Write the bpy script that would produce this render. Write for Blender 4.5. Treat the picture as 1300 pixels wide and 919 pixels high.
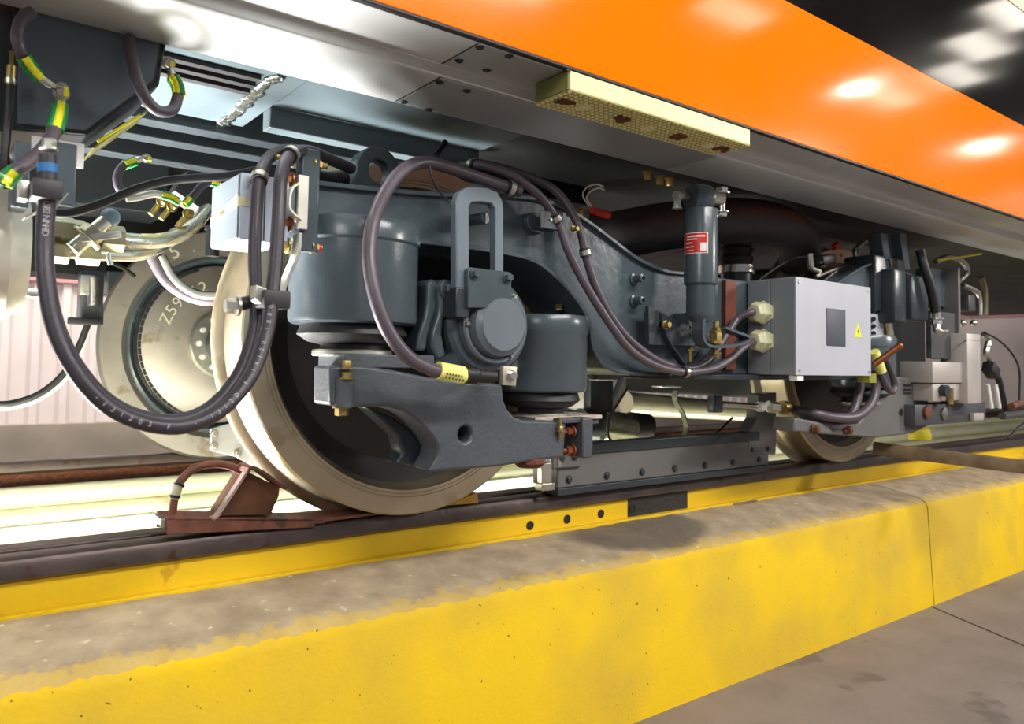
import bpy, bmesh, math, random
from mathutils import Vector, Matrix, noise
for o in list(bpy.data.objects): bpy.data.objects.remove(o)
C = bpy.context.scene.collection
S = bpy.context.scene
random.seed(7)
PI = math.pi
# ------------------------------------------------------------------ camera
FP, YAW, PIT, ROLL = 972.7, .6565, .0497, .0165
CP = Vector((-.9547, -1.6121, .3636)); PX, PY = 650.0, 414.0
FW = Vector((math.sin(YAW)*math.cos(PIT), math.cos(YAW)*math.cos(PIT), math.sin(PIT)))
R0 = Vector((math.cos(YAW), -math.sin(YAW), 0)); U0 = R0.cross(FW)
RT = R0*math.cos(ROLL) + U0*math.sin(ROLL); UP = -R0*math.sin(ROLL) + U0*math.cos(ROLL)
cd = bpy.data.cameras.new('camera'); cam = bpy.data.objects.new('camera', cd); C.objects.link(cam)
cam.matrix_world = Matrix(((RT.x, UP.x, -FW.x, CP.x), (RT.y, UP.y, -FW.y, CP.y), (RT.z, UP.z, -FW.z, CP.z), (0, 0, 0, 1)))
cd.sensor_width = 36; cd.sensor_fit = 'HORIZONTAL'; cd.lens = 36*FP/1300; cd.shift_y = -(459.5-PY)/1300
cd.clip_start = .02; cd.clip_end = 100
cd.dof.use_dof = True; cd.dof.focus_distance = 1.75; cd.dof.aperture_fstop = 5.0
S.camera = cam
# ------------------------------------------------------------------ world, lights, exposure
S.view_settings.view_transform = 'Standard'; S.view_settings.look = 'None'
S.view_settings.gamma = 1; S.view_settings.use_curve_mapping = False
S.view_settings.exposure = 0.0
W = bpy.data.worlds.new('hall_air'); S.world = W; W.use_nodes = True
W.node_tree.nodes['Background'].inputs[0].default_value = (.80, .88, 1.0, 1)
W.node_tree.nodes['Background'].inputs[1].default_value = .30
def area(name, loc, aim, sx, sy, power, col=(1, 1, 1)):
    l = bpy.data.lights.new(name, 'AREA'); l.shape = 'RECTANGLE'; l.size = sx; l.size_y = sy; l.energy = power; l.color = col
    o = bpy.data.objects.new(name, l); C.objects.link(o); o.location = loc
    o.rotation_euler = (Vector(aim)-Vector(loc)).to_track_quat('-Z', 'Y').to_euler(); return o
area('hall_lamp_row', (1.2, -5.2, 4.2), (.6, 0, .3), 5.0, .5, 430, (1, .97, .92))
area('hall_lamp_low', (5.2, -3.8, 2.1), (.6, 0, .35), .7, .5, 110, (1, .96, .9))
area('hall_lamp_side', (-4.0, -3.0, 2.2), (-.3, 0, .4), 1.5, 1.2, 60, (1, .98, .95))
area('far_aisle_lamp', (0, 3.6, 3.4), (.5, 5.3, .4), 7.0, .4, 330, (1, .98, .95))
area('pit_lamp_near', (-.3, .32, -.42), (-.2, 1.3, .6), 4.0, .10, 34, (1, 1, .94))
o = area('pit_lamp_left', (-1.45, .60, -.44), (-.80, -.36, .9), 1.6, .6, 165, (1, 1, .97)); o.data.spread = math.radians(95)
area('pit_lamp_far', (2.5, .7, -.6), (2.5, .75, 1), 3.0, .3, 22, (1, 1, .95))
# ------------------------------------------------------------------ helpers
def at(u, v, y):
    d = FW + RT*((u-PX)/FP) - UP*((v-PY)/FP); return CP + d*((y-CP.y)/d.y)
def atx(u, v, x):
    d = FW + RT*((u-PX)/FP) - UP*((v-PY)/FP); return CP + d*((x-CP.x)/d.x)
def atz(u, v, z):
    d = FW + RT*((u-PX)/FP) - UP*((v-PY)/FP); return CP + d*((z-CP.z)/d.z)
def V(*a): return Vector(a)
YN = V(0, -1, 0); YP = V(0, 1, 0); XP = V(1, 0, 0); ZP = V(0, 0, 1)
def lin(c):
    return tuple((x/12.92 if x <= .04045 else ((x+.055)/1.055)**2.4) for x in (k/255 for k in c)) + (1,)
MATS = {}
def mat(name, col, rough=.45, metal=0, var=.12, scale=14, bump=0., bscale=60, col2=None, spots=None, coat=0, aniso=0):
    m = bpy.data.materials.new(name); m.use_nodes = True; nt = m.node_tree; N = nt.nodes; L = nt.links
    p = N['Principled BSDF']; p.inputs['Roughness'].default_value = rough; p.inputs['Metallic'].default_value = metal
    if coat: p.inputs['Coat Weight'].default_value = coat; p.inputs['Coat Roughness'].default_value = .08
    tc = N.new('ShaderNodeTexCoord'); no = N.new('ShaderNodeTexNoise'); no.inputs['Scale'].default_value = scale; no.inputs['Detail'].default_value = 6
    L.new(tc.outputs['Object'], no.inputs['Vector'])
    r = N.new('ShaderNodeValToRGB'); a = lin(col)
    b = lin(col2) if col2 else tuple(min(1, x*(1+var)) for x in a[:3]) + (1,)
    a2 = a if col2 else tuple(x*(1-var) for x in a[:3]) + (1,)
    r.color_ramp.elements[0].position = .35; r.color_ramp.elements[1].position = .65
    r.color_ramp.elements[0].color = a2; r.color_ramp.elements[1].color = b
    L.new(no.outputs['Fac'], r.inputs['Fac']); out = r.outputs['Color']
    if spots:
        n2 = N.new('ShaderNodeTexNoise'); n2.inputs['Scale'].default_value = spots[1]; n2.inputs['Detail'].default_value = 8
        L.new(tc.outputs['Object'], n2.inputs['Vector'])
        r2 = N.new('ShaderNodeValToRGB'); r2.color_ramp.elements[0].position = spots[2]; r2.color_ramp.elements[1].position = spots[2]+.06
        L.new(n2.outputs['Fac'], r2.inputs['Fac'])
        mx = N.new('ShaderNodeMixRGB'); mx.inputs['Color2'].default_value = lin(spots[0])
        L.new(r2.outputs['Color'], mx.inputs['Fac']); L.new(out, mx.inputs['Color1']); out = mx.outputs['Color']
    L.new(out, p.inputs['Base Color'])
    mr = N.new('ShaderNodeMapRange'); mr.inputs['To Min'].default_value = max(.03, rough-.08); mr.inputs['To Max'].default_value = min(1, rough+.1)
    L.new(no.outputs['Fac'], mr.inputs['Value']); L.new(mr.outputs['Result'], p.inputs['Roughness'])
    if bump:
        n3 = N.new('ShaderNodeTexNoise'); n3.inputs['Scale'].default_value = bscale; n3.inputs['Detail'].default_value = 5
        L.new(tc.outputs['Object'], n3.inputs['Vector'])
        bp = N.new('ShaderNodeBump'); bp.inputs['Strength'].default_value = bump; bp.inputs['Distance'].default_value = .01
        L.new(n3.outputs['Fac'], bp.inputs['Height']); L.new(bp.outputs['Normal'], p.inputs['Normal'])
    MATS[name] = m; return m
def emit(name, col, st):
    m = bpy.data.materials.new(name); m.use_nodes = True; p = m.node_tree.nodes['Principled BSDF']
    p.inputs['Base Color'].default_value = lin(col); p.inputs['Emission Color'].default_value = lin(col); p.inputs['Emission Strength'].default_value = st
    return m
GREY = mat('grey_blue_paint', (70, 80, 86), .24, 0, .08, 9, .08, 35)
GREYD = mat('dark_grey_paint', (46, 52, 57), .30, 0, .10, 9, .10, 45)
ARMP = mat('arm_grey_paint', (72, 76, 82), .38, 0, .07, 8, .16, 110)
UNDER = mat('underframe_paint', (74, 85, 90), .40, 0, .06, 6, .03, 30)
UNDERD = mat('underframe_dark_paint', (15, 16, 18), .5, 0, .1, 6)
BLK = mat('black_rubber', (24, 23, 25), .5, 0, .15, 20, .1, 60)
HOSE = mat('hose_rubber', (80, 71, 79), .38, 0, .06, 30, .05, 120)
HOSED = mat('dark_hose_rubber', (50, 44, 52), .42, 0, .08, 30, .08, 120)
STEEL = mat('bright_steel', (205, 200, 190), .28, 1, .06, 12)
GALV = mat('galvanised_steel', (190, 188, 178), .38, 1, .12, 40)
WHEELS = mat('machined_wheel_steel', (186, 172, 146), .34, .75, .10, 7, .04, 25, spots=((170, 155, 128), 9, .62))
FARW = mat('far_wheel_steel', (162, 155, 146), .42, .7, .10, 8, .05, 30, spots=((134, 122, 104), 10, .62))
WEB = mat('dark_wheel_web', (44, 41, 40), .55, 0, .12, 10, .05, 30)
SILL = mat('brushed_sill_steel', (204, 206, 205), .36, .35, .05, 3, .0)
SILLW = mat('cover_plate_steel', (176, 179, 180), .36, .35, .06, 4)
ORANGE = mat('orange_lacquer', (255, 124, 0), .07, 0, .02, 2, coat=.6)
GLASS = mat('tinted_window_glass', (14, 12, 11), .05, 0, .0, 2, coat=.8)
SEAL = mat('black_seal', (30, 29, 32), .5)
CREAM = mat('cream_step_paint', (226, 224, 172), .42, 0, .04, 14)
OLIVE = mat('olive_step_end', (118, 116, 62), .5, 0, .2, 25)
RUST = mat('rust', (78, 40, 24), .75, 0, .3, 60, .5, 90, col2=(110, 60, 34))
BRASS = mat('passivated_yellow_zinc', (158, 138, 84), .38, .85, .2, 60)
REDP = mat('red_paint', (196, 38, 26), .4)
COPPER = mat('copper', (150, 92, 58), .38, .8, .1, 30)
YELT = mat('yellow_tape', (236, 228, 30), .45, 0, .03)
GRNT = mat('green_tape', (22, 132, 62), .45, 0, .03)
TAG = mat('pale_yellow_tag', (232, 232, 130), .5, 0, .03)
BOXG = mat('light_grey_enclosure', (176, 178, 186), .42, 0, .03, 8)
BOXS = mat('mid_grey_enclosure', (126, 132, 138), .45, 0, .03, 8)
JBOX = mat('pale_blue_grey_box', (158, 168, 182), .42, 0, .03, 8)
JBOXS = mat('mid_grey_box_face', (112, 120, 128), .42, 0, .04, 8)
TAPE = mat('old_masking_tape', (178, 172, 142), .6, 0, .12, 60)
GLAND = mat('plastic_gland', (198, 196, 160), .42, 0, .06)
WHITE = mat('white_plastic', (232, 232, 228), .45, 0, .03)
INK = mat('grey_ink', (170, 166, 170), .7, 0, .0)
DINK = mat('dark_ink', (60, 58, 30), .7, 0, .0)
CHALK = mat('chalk', (220, 214, 190), .9, 0, .1, 200)
CHOCK = mat('worn_red_oxide', (98, 56, 42), .62, 0, .2, 40, .25, 70, col2=(122, 74, 58), spots=((64, 48, 38), 22, .58))
CHOCKR = mat('brown_rusted_steel', (108, 70, 38), .6, 0, .2, 20, .2, 60, col2=(82, 46, 26))
RAILM = mat('rail_steel', (78, 66, 62), .40, .5, .15, 10, .12, 50, spots=((68, 44, 34), 16, .60))
RAILB = mat('black_rail_joint', (34, 29, 25), .6, 0, .2, 20, .3, 60)
BEAMG = mat('warm_grey_beam_paint', (96, 94, 92), .48, 0, .06, 10, .06, 60)
WOOD = mat('weathered_timber', (120, 100, 72), .7, 0, .2, 12, .3, 40, col2=(92, 74, 50))
LPAINT = mat('beige_block_paint', (178, 170, 164), .45, .3, .06, 10)
DARKBOX = mat('charcoal_plate', (74, 74, 76), .45, .3, .08, 12)
CLAMPD = mat('black_plastic_clamp', (44, 42, 45), .5, 0, .1, 30)
PALES = mat('silver_pipe', (206, 202, 184), .26, .9, .05, 20)
NUTM = mat('zinc_union_nut', (176, 170, 140), .4, .7, .1, 40)
FOIL = mat('silver_foil', (210, 215, 220), .18, 1, .1, 50, .6, 90)
PITW = mat('cream_pit_paint', (224, 222, 190), .7, 0, .06, 5, .1, 30, spots=((196, 190, 140), 7, .63))
def yellow_mat(name, dirt, dpos, scale):
    return mat(name, (220, 180, 4), .5, 0, .06, 5, .12, 50, spots=(dirt, scale, dpos))
YEL = yellow_mat('kerb_yellow_paint', (196, 156, 40), .56, 3.2)
YELR = yellow_mat('rail_yellow_paint', (196, 152, 10), .66, 14)

ROOT = {}
def base(parent):
    v = V(0, 0, 0)
    return ROOT.get(parent.name, v) if parent else v
class M:
    def __init__(s): s.b = bmesh.new()
    def box(s, c, d, rot=None, bev=0):
        r = bmesh.ops.create_cube(s.b, size=1); vs = r['verts']
        mt = Matrix.Translation(Vector(c)) @ (rot.to_4x4() if rot else Matrix()) @ Matrix.Diagonal((d[0], d[1], d[2], 1))
        bmesh.ops.transform(s.b, matrix=mt, verts=vs)
        if bev:
            es = list({e for v in vs for e in v.link_edges})
            bmesh.ops.bevel(s.b, geom=es, offset=bev, segments=2, profile=.5, affect='EDGES')
        return s
    def box2(s, a, b, bev=0):
        a, b = Vector(a), Vector(b); return s.box((a+b)/2, [abs(x) for x in (b-a)], None, bev)
    def cyl(s, p0, p1, r0, r1=None, seg=24):
        p0, p1 = Vector(p0), Vector(p1); r1 = r0 if r1 is None else r1
        return s.lathe([(0, 0), (r0, 0), (r1, (p1-p0).length), (0, (p1-p0).length)], p0, p1-p0, seg)
    def lathe(s, prof, o, ax, seg=32, a0=0):
        o = Vector(o); ax = Vector(ax).normalized()
        e1 = ax.orthogonal().normalized()
        if abs(ax.z) < .95: e1 = (ZP - ax*ax.z).normalized()
        e2 = ax.cross(e1); rings = []
        for r, h in prof:
            if r <= 1e-7: rings.append([s.b.verts.new(o+ax*h)])
            else: rings.append([s.b.verts.new(o+ax*h+(e1*math.cos(a0+2*PI*k/seg)+e2*math.sin(a0+2*PI*k/seg))*r) for k in range(seg)])
        for A, B in zip(rings, rings[1:]):
            for k in range(seg):
                j = (k+1) % seg
                if len(A) == 1 and len(B) == 1: continue
                if len(A) == 1: s.b.faces.new((A[0], B[k], B[j]))
                elif len(B) == 1: s.b.faces.new((A[k], A[j], B[0]))
                else: s.b.faces.new((A[k], A[j], B[j], B[k]))
        return s
    def tube(s, pts, r, seg=14, sub=6, caps=True):
        P = spline(pts, sub) if sub > 1 else [Vector(p) for p in pts]
        n = len(P); T = [(P[min(i+1, n-1)]-P[max(i-1, 0)]).normalized() for i in range(n)]
        nv = T[0].orthogonal().normalized(); rings = []
        for i in range(n):
            nv = (nv - T[i]*nv.dot(T[i])).normalized(); bv = T[i].cross(nv)
            rr = r(i/(n-1)) if callable(r) else r
            rings.append([s.b.verts.new(P[i]+(nv*math.cos(2*PI*k/seg)+bv*math.sin(2*PI*k/seg))*rr) for k in range(seg)])
        for A, B in zip(rings, rings[1:]):
            for k in range(seg): s.b.faces.new((A[k], A[(k+1) % seg], B[(k+1) % seg], B[k]))
        if caps: s.b.faces.new(rings[0][::-1]); s.b.faces.new(rings[-1])
        return s
    def prism(s, outer, vec, holes=()):
        vec = Vector(vec); loops = [[Vector(p) for p in outer]] + [[Vector(p) for p in h] for h in holes]
        if not holes:
            f = s.b.faces.new([s.b.verts.new(p) for p in loops[0]]); fs = [f]
        else:
            es = []
            for lp in loops:
                vs = [s.b.verts.new(p) for p in lp]
                es += [s.b.edges.new((vs[i], vs[(i+1) % len(vs)])) for i in range(len(vs))]
            g = bmesh.ops.triangle_fill(s.b, edges=es, use_beauty=True, use_dissolve=False)
            fs = [x for x in g['geom'] if isinstance(x, bmesh.types.BMFace)]
        e = bmesh.ops.extrude_face_region(s.b, geom=fs, use_keep_orig=True)
        bmesh.ops.translate(s.b, vec=vec, verts=[x for x in e['geom'] if isinstance(x, bmesh.types.BMVert)])
        return s
    def hexa(s, c, d, r, h, washer=True):
        c, d = Vector(c), Vector(d).normalized()
        if washer: s.cyl(c, c+d*h*.25, r*1.35, seg=20)
        s.lathe([(0, 0), (r, 0), (r, h*.85), (r*.86, h), (0, h)], c+(d*h*.25 if washer else d*0), d, 6)
        return s
    def ball(s, c, r, sc=(1, 1, 1), u=16, v=10):
        g = bmesh.ops.create_uvsphere(s.b, u_segments=u, v_segments=v, radius=r)
        bmesh.ops.transform(s.b, matrix=Matrix.Translation(Vector(c)) @ Matrix.Diagonal((sc[0], sc[1], sc[2], 1)), verts=g['verts']); return s
    def ribbon(s, pts, wv, t, sub=5):
        # flat strip of width vector wv and thickness t along pts
        P = spline(pts, sub) if sub > 1 else [Vector(p) for p in pts]; wv = Vector(wv); n = len(P); R = []
        for i in range(n):
            T = (P[min(i+1, n-1)]-P[max(i-1, 0)]).normalized(); nn = T.cross(wv).normalized()*t/2
            R.append([s.b.verts.new(P[i]+q) for q in (-wv/2-nn, wv/2-nn, wv/2+nn, -wv/2+nn)])
        for A, B in zip(R, R[1:]):
            for k in range(4): s.b.faces.new((A[k], A[(k+1) % 4], B[(k+1) % 4], B[k]))
        s.b.faces.new(R[0][::-1]); s.b.faces.new(R[-1]); return s
    def build(s, name, m, parent=None, bev=0, ang=35, kind=None, label=None):
        bmesh.ops.recalc_face_normals(s.b, faces=s.b.faces)
        off = base(parent)
        if off.length: bmesh.ops.translate(s.b, vec=-off, verts=s.b.verts)
        me = bpy.data.meshes.new(name); s.b.to_mesh(me); s.b.free()
        for p in me.polygons: p.use_smooth = True
        me.set_sharp_from_angle(angle=math.radians(ang))
        me.materials.append(m)
        o = bpy.data.objects.new(name, me); C.objects.link(o)
        if parent: o.parent = parent; ROOT[o.name] = off
        if bev:
            b = o.modifiers.new('edge', 'BEVEL'); b.width = bev; b.segments = 2; b.limit_method = 'ANGLE'; b.angle_limit = math.radians(40)
            b.harden_normals = False
        if kind: o['kind'] = kind
        if label: o['label'] = label
        return o
def spline(pts, sub):
    P = [Vector(p) for p in pts]
    if len(P) < 3: return [P[0].lerp(P[-1], i/4) for i in range(5)]
    Q = [P[0]*2-P[1]] + P + [P[-1]*2-P[-2]]; out = []
    for i in range(1, len(Q)-2):
        a, b, c, d = Q[i-1:i+3]
        for k in range(sub):
            t = k/sub
            out.append(.5*((2*b)+(c-a)*t+(2*a-5*b+4*c-d)*t*t+(3*b-a-3*c+d)*t**3))
    out.append(P[-1]); return out
def thing(name, label, cat, loc, group=None):
    o = bpy.data.objects.new(name, None); C.objects.link(o); o.location = loc; o.empty_display_size = .05
    ROOT[o.name] = Vector(loc); o['label'] = label; o['category'] = cat
    if group: o['group'] = group
    return o
def tag(o, label, cat, group=None):
    o['label'] = label; o['category'] = cat
    if group: o['group'] = group
    return o
def copies(o, offs):
    for d in offs:
        c = o.copy(); C.objects.link(c); c.location = o.location + Vector(d)
        for ch in o.children:
            k = ch.copy(); C.objects.link(k); k.parent = c
def bolts(name, pts, d, r, h, m, parent, washer=True):
    p0 = Vector(pts[0]); o = M().hexa(p0, d, r, h, washer).build(name, m, parent, 0)
    copies(o, [Vector(p)-p0 for p in pts[1:]]); return o
def text(name, s, size, p, xd, yd, m, parent, ext=.0004):
    cu = bpy.data.curves.new('t', 'FONT'); cu.body = s; cu.size = size; cu.align_x = 'CENTER'; cu.align_y = 'CENTER'; cu.extrude = ext
    t = bpy.data.objects.new('t', cu); C.objects.link(t)
    me = bpy.data.meshes.new_from_object(t.evaluated_get(bpy.context.evaluated_depsgraph_get()))
    bpy.data.objects.remove(t)
    xd = Vector(xd).normalized(); yd = (Vector(yd)-xd*Vector(yd).dot(xd)).normalized(); zd = xd.cross(yd); p = Vector(p)-base(parent)
    me.transform(Matrix(((xd.x, yd.x, zd.x, p.x), (xd.y, yd.y, zd.y, p.y), (xd.z, yd.z, zd.z, p.z), (0, 0, 0, 1))))
    me.materials.append(m); o = bpy.data.objects.new(name, me); C.objects.link(o)
    if parent: o.parent = parent
    return o
def print_on(name, s, path, f0, f1, rad, size, m, parent, flip=False, face=None):
    # small print that follows a hose, one mesh
    P = spline(path, 12); n = len(P); L = [0]
    for a, b in zip(P, P[1:]): L.append(L[-1]+(b-a).length)
    bm = bmesh.new()
    for k, ch in enumerate(s):
        if ch == ' ': continue
        q = (f0+(f1-f0)*k/max(1, len(s)-1))*L[-1]; i = next(j for j in range(1, n) if L[j] >= q or j == n-1)
        p = P[i-1].lerp(P[i], (q-L[i-1])/max(1e-6, L[i]-L[i-1])); T = (P[i]-P[i-1]).normalized()*(-1 if flip else 1)
        nn = (face if face else (CP-p)); nn = (nn-T*nn.dot(T)).normalized(); ud = nn.cross(T)
        cu = bpy.data.curves.new('t', 'FONT'); cu.body = ch; cu.size = size; cu.align_x = 'CENTER'; cu.align_y = 'CENTER'
        t = bpy.data.objects.new('t', cu); C.objects.link(t)
        me = bpy.data.meshes.new_from_object(t.evaluated_get(bpy.context.evaluated_depsgraph_get())); bpy.data.objects.remove(t)
        o = p + nn*(rad+.0006) - base(parent)
        me.transform(Matrix(((T.x, ud.x, nn.x, o.x), (T.y, ud.y, nn.y, o.y), (T.z, ud.z, nn.z, o.z), (0, 0, 0, 1)))); bm.from_mesh(me); bpy.data.meshes.remove(me)
    me = bpy.data.meshes.new(name); bm.to_mesh(me); bm.free(); me.materials.append(m)
    o = bpy.data.objects.new(name, me); C.objects.link(o); o.parent = parent; return o
def circ(c, r, n=24, e1=XP, e2=ZP): return [Vector(c)+(e1*math.cos(2*PI*k/n)+e2*math.sin(2*PI*k/n))*r for k in range(n)]
def band(path, f, w, r, m, name, parent):
    # short collar around a hose at fraction f of its path
    P = spline(path, 10); n = len(P); L = [0]
    for a, b in zip(P, P[1:]): L.append(L[-1]+(b-a).length)
    i = next(j for j in range(1, n) if L[j] >= f*L[-1] or j == n-1); T = (P[i]-P[i-1]).normalized(); p = P[i-1].lerp(P[i], .5)
    return M().lathe([(r*.7, -w/2), (r, -w/2), (r, w/2), (r*.7, w/2)], p, T, 20).build(name, m, parent)

# ------------------------------------------------------------------ setting: floor, kerb, pit, far wall
FZ = -.54
conc = mat('floor_concrete', (132, 120, 113), .8, 0, .10, 6, .12, 60, spots=((110, 98, 92), 5, .6))
M().box2((-6, -9, FZ-.1), (12, -.2, FZ)).build('floor', conc, kind='structure')
# kerb: concrete plinth; yellow paint is worn off its top and rounded edge
kc = mat('kerb_concrete', (148, 130, 106), .85, 0, .16, 14, .2, 110, col2=(176, 158, 130), spots=((204, 192, 170), 34, .66))
nt = kc.node_tree; N = nt.nodes; L = nt.links; p = N['Principled BSDF']
src = p.inputs['Base Color'].links[0].from_socket
g = N.new('ShaderNodeTexCoord'); sx = N.new('ShaderNodeSeparateXYZ'); L.new(g.outputs['Object'], sx.inputs[0])
nz = N.new('ShaderNodeTexNoise'); nz.inputs['Scale'].default_value = 40; nz.inputs['Detail'].default_value = 8; L.new(g.outputs['Object'], nz.inputs['Vector'])
def mth(op, a, b):
    n = N.new('ShaderNodeMath'); n.operation = op
    for i, v in enumerate((a, b)):
        if hasattr(v, 'node'): L.new(v, n.inputs[i])
        else: n.inputs[i].default_value = v
    return n.outputs[0]
edge = mth('ADD', sx.outputs['Z'], mth('MULTIPLY', mth('SUBTRACT', nz.outputs['Fac'], .5), .022))
full = N.new('ShaderNodeMapRange'); full.inputs['From Min'].default_value = -.150; full.inputs['From Max'].default_value = -.153; L.new(edge, full.inputs['Value'])
edge2 = mth('ADD', mth('MULTIPLY', sx.outputs['Y'], -1.0), mth('MULTIPLY', mth('SUBTRACT', nz.outputs['Fac'], .5), .12))
part_ = N.new('ShaderNodeMapRange'); part_.inputs['From Min'].default_value = .165; part_.inputs['From Max'].default_value = .185; part_.inputs['To Max'].default_value = .45; L.new(edge2, part_.inputs['Value'])
fac = mth('MAXIMUM', full.outputs[0], part_.outputs[0])
yn = N.new('ShaderNodeTexNoise'); yn.inputs['Scale'].default_value = 2.6; yn.inputs['Detail'].default_value = 7; L.new(g.outputs['Object'], yn.inputs['Vector'])
yr = N.new('ShaderNodeValToRGB'); e = yr.color_ramp.elements; e[0].position = .40; e[0].color = lin((224, 184, 0)); e[1].position = .62; e[1].color = lin((198, 164, 44))
L.new(yn.outputs['Fac'], yr.inputs['Fac'])
mx = N.new('ShaderNodeMixRGB'); L.new(fac, mx.inputs['Fac']); L.new(src, mx.inputs['Color1']); pn = N.new('ShaderNodeTexNoise'); pn.inputs['Scale'].default_value = 75; pn.inputs['Detail'].default_value = 2; L.new(g.outputs['Object'], pn.inputs['Vector'])
pr_ = N.new('ShaderNodeMapRange'); pr_.inputs['From Min'].default_value = .73; pr_.inputs['From Max'].default_value = .76; L.new(pn.outputs['Fac'], pr_.inputs['Value'])
mp = N.new('ShaderNodeMixRGB'); mp.inputs['Color2'].default_value = lin((92, 74, 28)); L.new(pr_.outputs[0], mp.inputs['Fac']); L.new(yr.outputs['Color'], mp.inputs['Color1'])
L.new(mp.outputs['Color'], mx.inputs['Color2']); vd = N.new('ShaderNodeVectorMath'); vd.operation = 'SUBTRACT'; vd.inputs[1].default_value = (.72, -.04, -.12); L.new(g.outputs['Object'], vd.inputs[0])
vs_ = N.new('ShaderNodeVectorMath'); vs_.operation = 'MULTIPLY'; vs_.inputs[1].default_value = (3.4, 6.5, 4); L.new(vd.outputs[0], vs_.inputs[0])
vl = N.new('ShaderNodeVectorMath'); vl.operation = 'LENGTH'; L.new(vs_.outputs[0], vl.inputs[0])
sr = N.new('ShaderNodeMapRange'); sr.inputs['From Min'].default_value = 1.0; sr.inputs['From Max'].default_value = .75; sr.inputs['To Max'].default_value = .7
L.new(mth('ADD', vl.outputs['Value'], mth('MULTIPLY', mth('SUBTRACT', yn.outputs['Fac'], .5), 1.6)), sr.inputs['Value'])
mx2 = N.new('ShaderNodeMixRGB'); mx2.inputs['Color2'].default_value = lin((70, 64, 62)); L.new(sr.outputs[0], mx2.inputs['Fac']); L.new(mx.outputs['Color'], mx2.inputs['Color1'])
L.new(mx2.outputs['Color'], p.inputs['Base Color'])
def kerb_run(x0, x1, name):
    prof = [(.055, -.105), (.03, -.107), (-.06, -.117), (-.15, -.132), (-.185, -.139), (-.205, -.150), (-.215, -.17), (-.235, FZ), (.055, FZ)]
    m = M(); n = max(2, int((x1-x0)/.03)); rings = []
    for i in range(n+1):
        x = x0+(x1-x0)*i/n; rg = []
        for k, (y, z) in enumerate(prof):
            a = .0035 if 1 <= k <= 6 else 0
            q = noise.noise(Vector((x*9, y*9, z*9)))*a + noise.noise(Vector((x*30, y*30, z*30)))*a*.6
            rg.append(m.b.verts.new((x, y + (q if k >= 5 else 0), z+q)))
        rings.append(rg)
    for A, B in zip(rings, rings[1:]):
        for k in range(len(prof)): m.b.faces.new((A[k], A[(k+1) % len(prof)], B[(k+1) % len(prof)], B[k]))
    m.b.faces.new(rings[0]); m.b.faces.new(rings[-1][::-1])
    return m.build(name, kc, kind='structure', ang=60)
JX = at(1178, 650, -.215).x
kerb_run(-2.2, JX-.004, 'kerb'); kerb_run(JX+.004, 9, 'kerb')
a, b = atz(1178, 765, FZ+.001), atz(1265, 802, FZ+.001)
M().prism([a+V(-.004, .05, 0), a+V(.004, .05, 0), b+(b-a)*4+V(.004, 0, 0), b+(b-a)*4+V(-.004, 0, 0)], (0, 0, .0008)).build('trim_7', mat('floor_joint', (70, 62, 58), .9), kind='structure')
# pit between the rails
M().box2((-6, .17, -1.3), (12, .25, -.06)).build('wall_pit_near', PITW, kind='structure')
M().box2((-6, .16, -1.35), (12, 1.5, -1.3)).build('floor_pit', PITW, kind='structure')
m = M(); m.box2((-6, 1.47, -1.3), (12, 1.62, -.13))
m.build('wall_pit_far', PITW, kind='structure')
m = M()
for z, r in ((-.105, .030), (-.185, .036), (-.265, .036), (-.345, .036)): m.cyl((-6, 1.46, z), (12, 1.46, z), r, seg=14)
m.build('trim_1', PITW, kind='structure')
TUBE = emit('tube_glow', (255, 255, 240), 6)
pt = thing('pit_lamp', 'leftmost fluorescent tube on the far pit wall', 'lamp', (-1.6, 1.39, -.225))
for q, lab in ((0, None), (1.7, 'fluorescent tube on far pit wall behind the wheel chock'), (3.4, 'fluorescent tube on far pit wall under the bogie middle')):
    if q: pt = thing('pit_lamp', lab, 'lamp', (-1.6+q, 1.39, -.225))
    M().cyl((-2.4+q, 1.39, -.225), (-.85+q, 1.39, -.225), .017, seg=14).build('tube', TUBE, pt)
    M().box2((-2.44+q, 1.405, -.25), (-.81+q, 1.43, -.20)).build('batten', WHITE, pt, .003)
# far platform and hall wall
M().box2((-6, 1.70, FZ-.1), (14, 5.4, FZ)).build('floor_far_aisle', conc, kind='structure')
M().box2((-6, 1.62, FZ-.1), (14, 1.72, -.14)).build('kerb_far', PITW, kind='structure')
wallw = mat('pink_white_cladding', (216, 202, 197), .6, 0, .05, 3)
wallp = mat('dusty_pink_band', (196, 140, 138), .6, 0, .05, 3)
plin_d = mat('dark_gap', (40, 36, 34), .7)
plin = mat('plinth_brown', (150, 138, 124), .8, 0, .1, 4)
m = M(); pts = []; x = -6.0
while x < 16: pts += [(x, 5.40), (x+.10, 5.40), (x+.125, 5.36), (x+.175, 5.36), (x+.20, 5.40)]; x += .2
vs = [[m.b.verts.new((a, b, z)) for a, b in pts] for z in (-.16, 3.2)]
for i in range(len(pts)-1): m.b.faces.new((vs[0][i], vs[0][i+1], vs[1][i+1], vs[1][i]))
m.build('wall_far', wallw, kind='structure', ang=20)
M().box2((-6, 5.33, .95), (4, 5.36, 1.06)).build('trim_2', wallp, kind='structure')
M().box2((-6, 5.41, 3.2), (16, 5.5, 4.5)).build('wall_far_upper', mat('upper_wall_grey', (120, 112, 108), .7), kind='structure')
M().box2((10, 1.75, FZ), (10.1, 5.36, 3.5)).build('wall_end', wallw, kind='structure')
M().box2((9.97, 1.75, 1.07), (10, 5.33, 1.25)).build('trim_4', wallp, kind='structure')
M().box2((9.97, 1.75, 1.25), (10, 5.33, 1.34)).build('trim_5', plin_d, kind='structure')
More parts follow.
